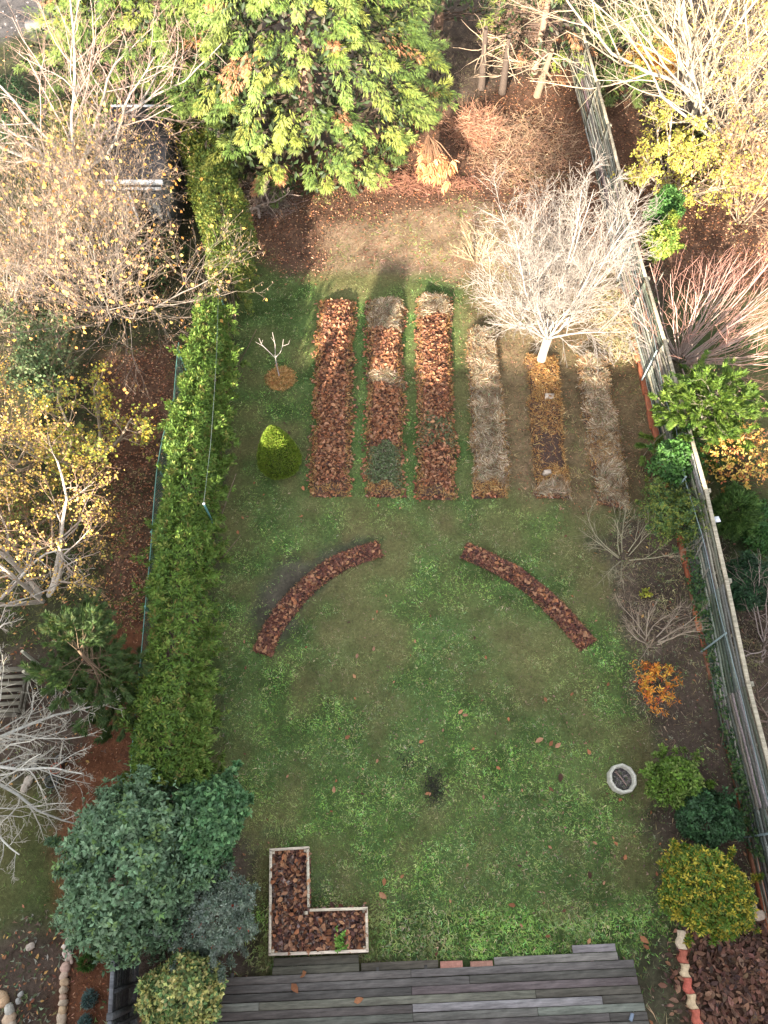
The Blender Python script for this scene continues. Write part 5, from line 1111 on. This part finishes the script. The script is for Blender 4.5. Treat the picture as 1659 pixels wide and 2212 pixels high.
# dead conifer boughs and conifers in the shade at the top middle
def cypress(label, x, y, H, R, nplume, seed, pal, wts, L=.088, brown=0, zlo=.5, k=5, per=88, pw=.62, name='cypress'):
    r = RNG(seed); root = thing(name, label, 'conifer', (x, y, 0)); mb = MB()
    tubes(mb, [[(x, y, -.05), (x+.03, y, H*.5), (x, y, H*.96)]], [[R*.07, R*.045, .02]], 9, (.22, .14, .10)); part(mb, 'trunk', M_bark, root, True)
    t = r.random(nplume)**.9; az = r.random(nplume)*6.283; back = (np.sin(az) > .35) & (r.random(nplume) < .75); t = t[~back]; az = az[~back]; nplume = len(az); z = zlo+(H*.97-zlo)*t
    prof = R*(1-((z-zlo)/(H-zlo))**1.25)*(.72+.28*np.clip((z-zlo)/(H*.12), 0, 1))
    lump = .74+.46*vnoise(az*R*.8+40, z, .75, seed+1)-.14*(r.random(nplume) < .3)
    rr = prof*lump; L1 = .5+.5*r.random(nplume)
    O = np.stack([np.cos(az), np.sin(az), np.full(nplume, .12)+r.normal(size=nplume)*.25], 1); O = nrm(O+rdir(r, nplume)*.25)
    tip = np.stack([x+rr*np.cos(az), y+rr*np.sin(az), z], 1); base_ = np.stack([x+0*z, y+0*z, z-.15*rr], 1)
    # inner boughs
    nb = min(nplume, 150); ii = r.choice(nplume, nb, replace=False); mb = MB(); q = np.stack([base_[ii], (base_[ii]+tip[ii])/2-[0, 0, .08], tip[ii]], 1)
    tubes(mb, q, np.stack([.02+.02*r.random(nb), np.full(nb, .015), np.full(nb, .007)], 1), 4, (.09, .06, .045)); part(mb, 'boughs', M_bark, root, True, kind='stuff')
    # sprays
    m = nplume*per; ip = np.repeat(np.arange(nplume), per); s = r.random(m)**.7; w_ = pw*(1-s*.75)*L1[ip]
    side = rdir(r, m); side -= (side*O[ip]).sum(1)[:, None]*O[ip]; side[:, 2] *= .55
    P = tip[ip]+O[ip]*((s-.35)*L1[ip]*1.1)[:, None]+side*(w_*.5)[:, None]; P[:, 2] -= .14*s*L1[ip]
    D = nrm(O[ip]*.75+side*.75+[0, 0, -.22]+rdir(r, m)*.2)
    pc = pick(r, nplume, pal, wts, .10)
    n = len(P); D = nrm(D); ref = nrm(np.cross(D, nrm(O[ip]*.4+[0, 0, .9]+rdir(r, m)*.35))); a = np.linspace(-1, 1, k)[None]*.62+r.normal(size=(n, k))*.1
    bw = 1-np.abs(np.linspace(-1, 1, k))
    DD = D[:, None]*np.cos(a)[..., None]+ref[:, None]*np.sin(a)[..., None]; DD[..., 2] -= .12; DD = DD+rdir(r, n*k).reshape(n, k, 3)*.28
    PP = P[:, None]+D[:, None]*(L*.75*bw)[None, :, None]; Ls = (L*(.5+.4*bw[None]+.25*r.random((n, k)))).ravel()
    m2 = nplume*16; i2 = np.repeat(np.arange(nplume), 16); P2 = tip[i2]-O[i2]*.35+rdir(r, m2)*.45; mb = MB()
    leaves(mb, P2, rdir(r, m2)+[0, 0, -.3], nrm(O[i2]+rdir(r, m2)*.4), .22, .10, pick(r, m2, [(.03, .045, .018), (.04, .06, .022), (.05, .04, .025)], None, .15), 'diamond'); part(mb, 'inner_shade_foliage', M_leaf, root, kind='stuff')  # dark leaf fill; shade between the plumes is put into its colour
    isb = (vnoise(az*3, z, .6, seed+5) > 1-brown) if brown else np.zeros(nplume, bool)
    cc = np.repeat(pc[ip]*(1+r.normal(size=(n, 1))*.13), k, 0); tip_y = (r.random(n*k) < .25)[:, None]; cc = np.where(tip_y, cc*[1.35, 1.25, 1.0], cc)
    fb = np.repeat(isb[ip], k)
    for nm, msk in (('foliage', ~fb), ('dead_foliage', fb)):
        if not msk.any(): continue
        mb = MB(); c_ = cc[msk] if nm == 'foliage' else pick(r, int(msk.sum()), [(.38, .17, .08), (.48, .25, .13)], None, .12)
        leaves(mb, PP.reshape(-1, 3)[msk], DD.reshape(-1, 3)[msk], np.repeat(nrm(np.cross(ref, D)), k, 0)[msk], Ls[msk], Ls[msk]*.22, c_, 'blade', .1, .25)
        part(mb, nm, M_leaf, root, kind='stuff')
    return root
CY = [(.15, .215, .055), (.20, .26, .07), (.105, .16, .042), (.25, .28, .065)]
cypress('huge bright green cypress filling the top centre', -2.25, 20.4, 11.5, 4.1, 1250, 700, CY, (4, 4, 3, 2), brown=.13)
cypress('bright green cypress behind and left of the huge central one', -6.3, 21.8, 11.0, 3.7, 560, 701, CY, (3, 4, 2, 3), brown=.1)
cypress('golden-tipped cypress on the left of the conifer group', -8.0, 23.4, 9.0, 2.2, 240, 702, [(.28, .27, .05), (.22, .25, .05), (.14, .20, .04)], (3, 3, 2))
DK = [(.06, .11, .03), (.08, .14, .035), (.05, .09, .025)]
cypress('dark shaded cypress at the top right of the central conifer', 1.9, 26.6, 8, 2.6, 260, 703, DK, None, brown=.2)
cypress('thin yellow-green cypress among the bare limbs at the top', 5.0, 24.0, 8.5, 1.7, 170, 704, [(.20, .24, .05), (.14, .19, .04)], None, brown=.3, per=34)
cypress('dark conifer with brown dead sprays behind the slat fence at the top right', 7.6, 26.5, 9, 2.4, 260, 705, DK+[(.16, .20, .05)], None, brown=.25)
cypress('low green conifer boughs over the fence at the top right', 7.6, 23.2, 2.6, 1.3, 60, 706, [(.12, .18, .05), (.16, .22, .06)], None, zlo=.3)
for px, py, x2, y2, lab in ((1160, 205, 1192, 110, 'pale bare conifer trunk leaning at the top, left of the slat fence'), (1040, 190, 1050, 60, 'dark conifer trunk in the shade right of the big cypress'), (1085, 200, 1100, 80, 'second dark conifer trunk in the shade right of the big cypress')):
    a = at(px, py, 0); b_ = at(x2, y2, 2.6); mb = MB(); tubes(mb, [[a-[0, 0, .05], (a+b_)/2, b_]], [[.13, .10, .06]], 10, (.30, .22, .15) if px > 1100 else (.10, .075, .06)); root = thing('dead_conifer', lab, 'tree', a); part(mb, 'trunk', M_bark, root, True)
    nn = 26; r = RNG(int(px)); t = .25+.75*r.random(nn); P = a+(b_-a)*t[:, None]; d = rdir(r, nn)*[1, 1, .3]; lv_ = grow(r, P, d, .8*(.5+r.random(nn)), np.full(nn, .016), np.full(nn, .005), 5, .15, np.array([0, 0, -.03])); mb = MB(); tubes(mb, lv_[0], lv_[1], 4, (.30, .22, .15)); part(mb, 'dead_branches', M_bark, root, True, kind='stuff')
# brush heaps of dead conifer twigs
def brush(label, px, py, rx, ry, H, n, pal, seed, L=.5):
    r = RNG(seed); c = at(px, py); m = mpp(px, py); q = rdir(r, n)*(r.random((n, 1))**.5); q[:, 2] = np.abs(q[:, 2]); P = q*[rx*m, ry*m*1.3, H]+c
    pts, rd = grow(r, P, rdir(r, n)*[1, 1, .35], L*(.5+r.random(n)), np.full(n, .006), np.full(n, .003), 4, .25, np.array([0, 0, -.02])); mb = MB(); tubes(mb, pts, rd, 3, pick(r, n, pal, None, .15))
    mb.build('brushwood', M_bark, None, True, origin=c, kind='stuff', label=label, category='brushwood')
brush('heap of reddish dead twigs right of the big cypress', 1030, 290, 55, 50, .55, 1500, [(.40, .20, .12), (.32, .16, .10), (.46, .28, .18)], 710)
brush('rusty twigs strewn under the near edge of the big cypress', 900, 400, 150, 26, .2, 1300, [(.30, .14, .09), (.24, .12, .08)], 711, .35)
brush('dry grassy tangle beside the fence foot near the bare tree', 1330, 700, 40, 90, .3, 1600, [(.34, .26, .13), (.20, .20, .08), (.42, .32, .2)], 712, .3)
brush('pinkish dead conifer twigs among the trunks at the top', 1120, 110, 70, 60, 2.6, 1500, [(.34, .22, .16), (.28, .17, .11), (.38, .28, .20)], 715, .5)
brush('dry rust-brown twig mat between the big cypress and the slat fence', 1130, 330, 130, 110, .18, 2600, [(.30, .17, .10), (.20, .12, .08), (.38, .26, .17)], 716, .45)
brush('dark twigs under the left side of the conifer', 580, 440, 60, 45, .35, 900, [(.16, .12, .10), (.22, .17, .14)], 713, .45)
# orange dead spray at the cypress skirt
r = RNG(714); c = at(938, 350, .9); root = thing('dead_bough', 'bright rust-orange dead conifer bough at the lower right of the big cypress', 'dead branch', (c[0], c[1], 0)); n = 110
P = c+r.normal(size=(n, 3))*[.22, .28, .1]; mb = MB(); tubes(mb, np.stack([np.tile(at(925, 290, 1.2), (n, 1)), (P+at(925, 290, 1.2))/2+[0, 0, .08], P], 1), np.tile([.008, .006, .004], (n, 1)), 3, (.3, .17, .1)); part(mb, 'twigs', M_bark, root, True, kind='stuff')
fronds(root, r, P, rdir(r, n)*.4+[0, -.9, -.5], .26, .05, [(.62, .30, .13), (.52, .24, .10)], 7)

# ================================================================== the cone, the sapling
r = RNG(720); c = at(606, 1003); root = thing('cone_shrub', 'clipped cone-shaped green conifer standing on the left of the lawn', 'topiary', (c[0], c[1], 0)); Hc = 1.45; Rc = .50
n = 16000; t = r.random(n)**1.25; az = r.random(n)*6.283; prof = Rc*np.clip(1-t**1.35, 0, 1)**.75*np.clip(.80+t*2.2, 0, 1)*(1+(vnoise(az*2, t*3, .35, 3)-.5)*.10)
P = np.stack([c[0]+prof*np.cos(az), c[1]+prof*np.sin(az), .05+t*Hc], 1); O = nrm(np.stack([np.cos(az), np.sin(az), .35+.9*t], 1)); P -= O*(.07*r.random((n, 1))**2)
mb = MB(); leaves(mb, P, nrm(O+rdir(r, n)*.55+[0, 0, .35]), nrm(O+rdir(r, n)*.4), .055, .022, pick(r, n, [(.17, .25, .03), (.22, .29, .04), (.11, .17, .022), (.22, .22, .05)], (4, 3, 3, 1), .1), 'diamond'); part(mb, 'foliage', M_leaf, root, kind='stuff')
mb = MB(); a_ = np.linspace(0, 2*math.pi, 20, endpoint=False); V = [(c[0], c[1], Hc)]; prt = [(0.02, .36), (.25, .42), (.55, .34), (.85, .19), (1.15, .07)]
for z_, q in prt: V += [(c[0]+q*math.cos(b_), c[1]+q*math.sin(b_), z_) for b_ in a_]
F = [(1+k*20+i, 1+k*20+(i+1) % 20, 1+(k+1)*20+(i+1) % 20, 1+(k+1)*20+i) for k in range(4) for i in range(20)]; mb.add(V, F, (.05, .07, .02)); part(mb, 'inner_growth', M_bark, root, True)
mb = MB(); tubes(mb, [[c-[0, 0, .05], c+[0, 0, .3], c+[0, 0, 1.2]]], [[.04, .03, .01]], 6, (.15, .1, .07)); part(mb, 'trunk', M_bark, root, True)
c = at(604, 816); root = thing('sapling', 'pruned bare sapling with upturned branches in a ring of orange straw', 'sapling', (c[0], c[1], 0)); S_ = []
def cur(pts, r0, r1): P, _ = polyline([np.array(p, float)+c for p in pts], 8); return P, np.linspace(r0, r1, 8)
brs = [cur([(0, 0, 0), (-.01, .0, .5), (.0, .02, .85)], .024, .016), cur([(0, .02, .70), (-.14, .06, .9), (-.28, .06, 1.15), (-.30, .05, 1.38)], .014, .006), cur([(0, .02, .82), (.03, .1, 1.1), (.02, .12, 1.5)], .013, .006), cur([(0, .02, .74), (.15, .04, .92), (.22, .05, 1.15), (.26, .04, 1.35)], .013, .006),
       cur([(-.26, .06, 1.1), (-.40, .05, 1.25)], .007, .004), cur([(-.28, .05, 1.18), (-.22, .05, 1.32)], .006, .004), cur([(.2, .05, 1.1), (.36, .05, 1.18), (.4, .05, 1.3)], .007, .004), cur([(0, .02, .55), (-.05, -.02, .62)], .008, .005), cur([(.02, .1, 1.2), (-.03, .1, 1.35)], .006, .003)]
for i, (p, q) in enumerate(brs):
    mb = MB(); tubes(mb, [p], [q*.75], 7, (.34, .29, .26)); part(mb, 'trunk' if i == 0 else 'branch', M_bark, root, True)
r = RNG(721); n = 1500; a_ = r.random(n)*6.283; q = np.sqrt(r.random(n))*.36+r.normal(size=n)*.02; P = np.stack([c[0]+.03+q*np.cos(a_), c[1]-.05+q*np.sin(a_), .02+.06*(1-q/.42)+.02*r.random(n)], 1); mb = MB(); lay(r, mb, P, .11, .011, STRAW, 'blade', .4)
mb.build('straw_ring', M_dead, None, origin=c, kind='stuff', label='ring of orange straw mulch round the bare sapling', category='mulch')
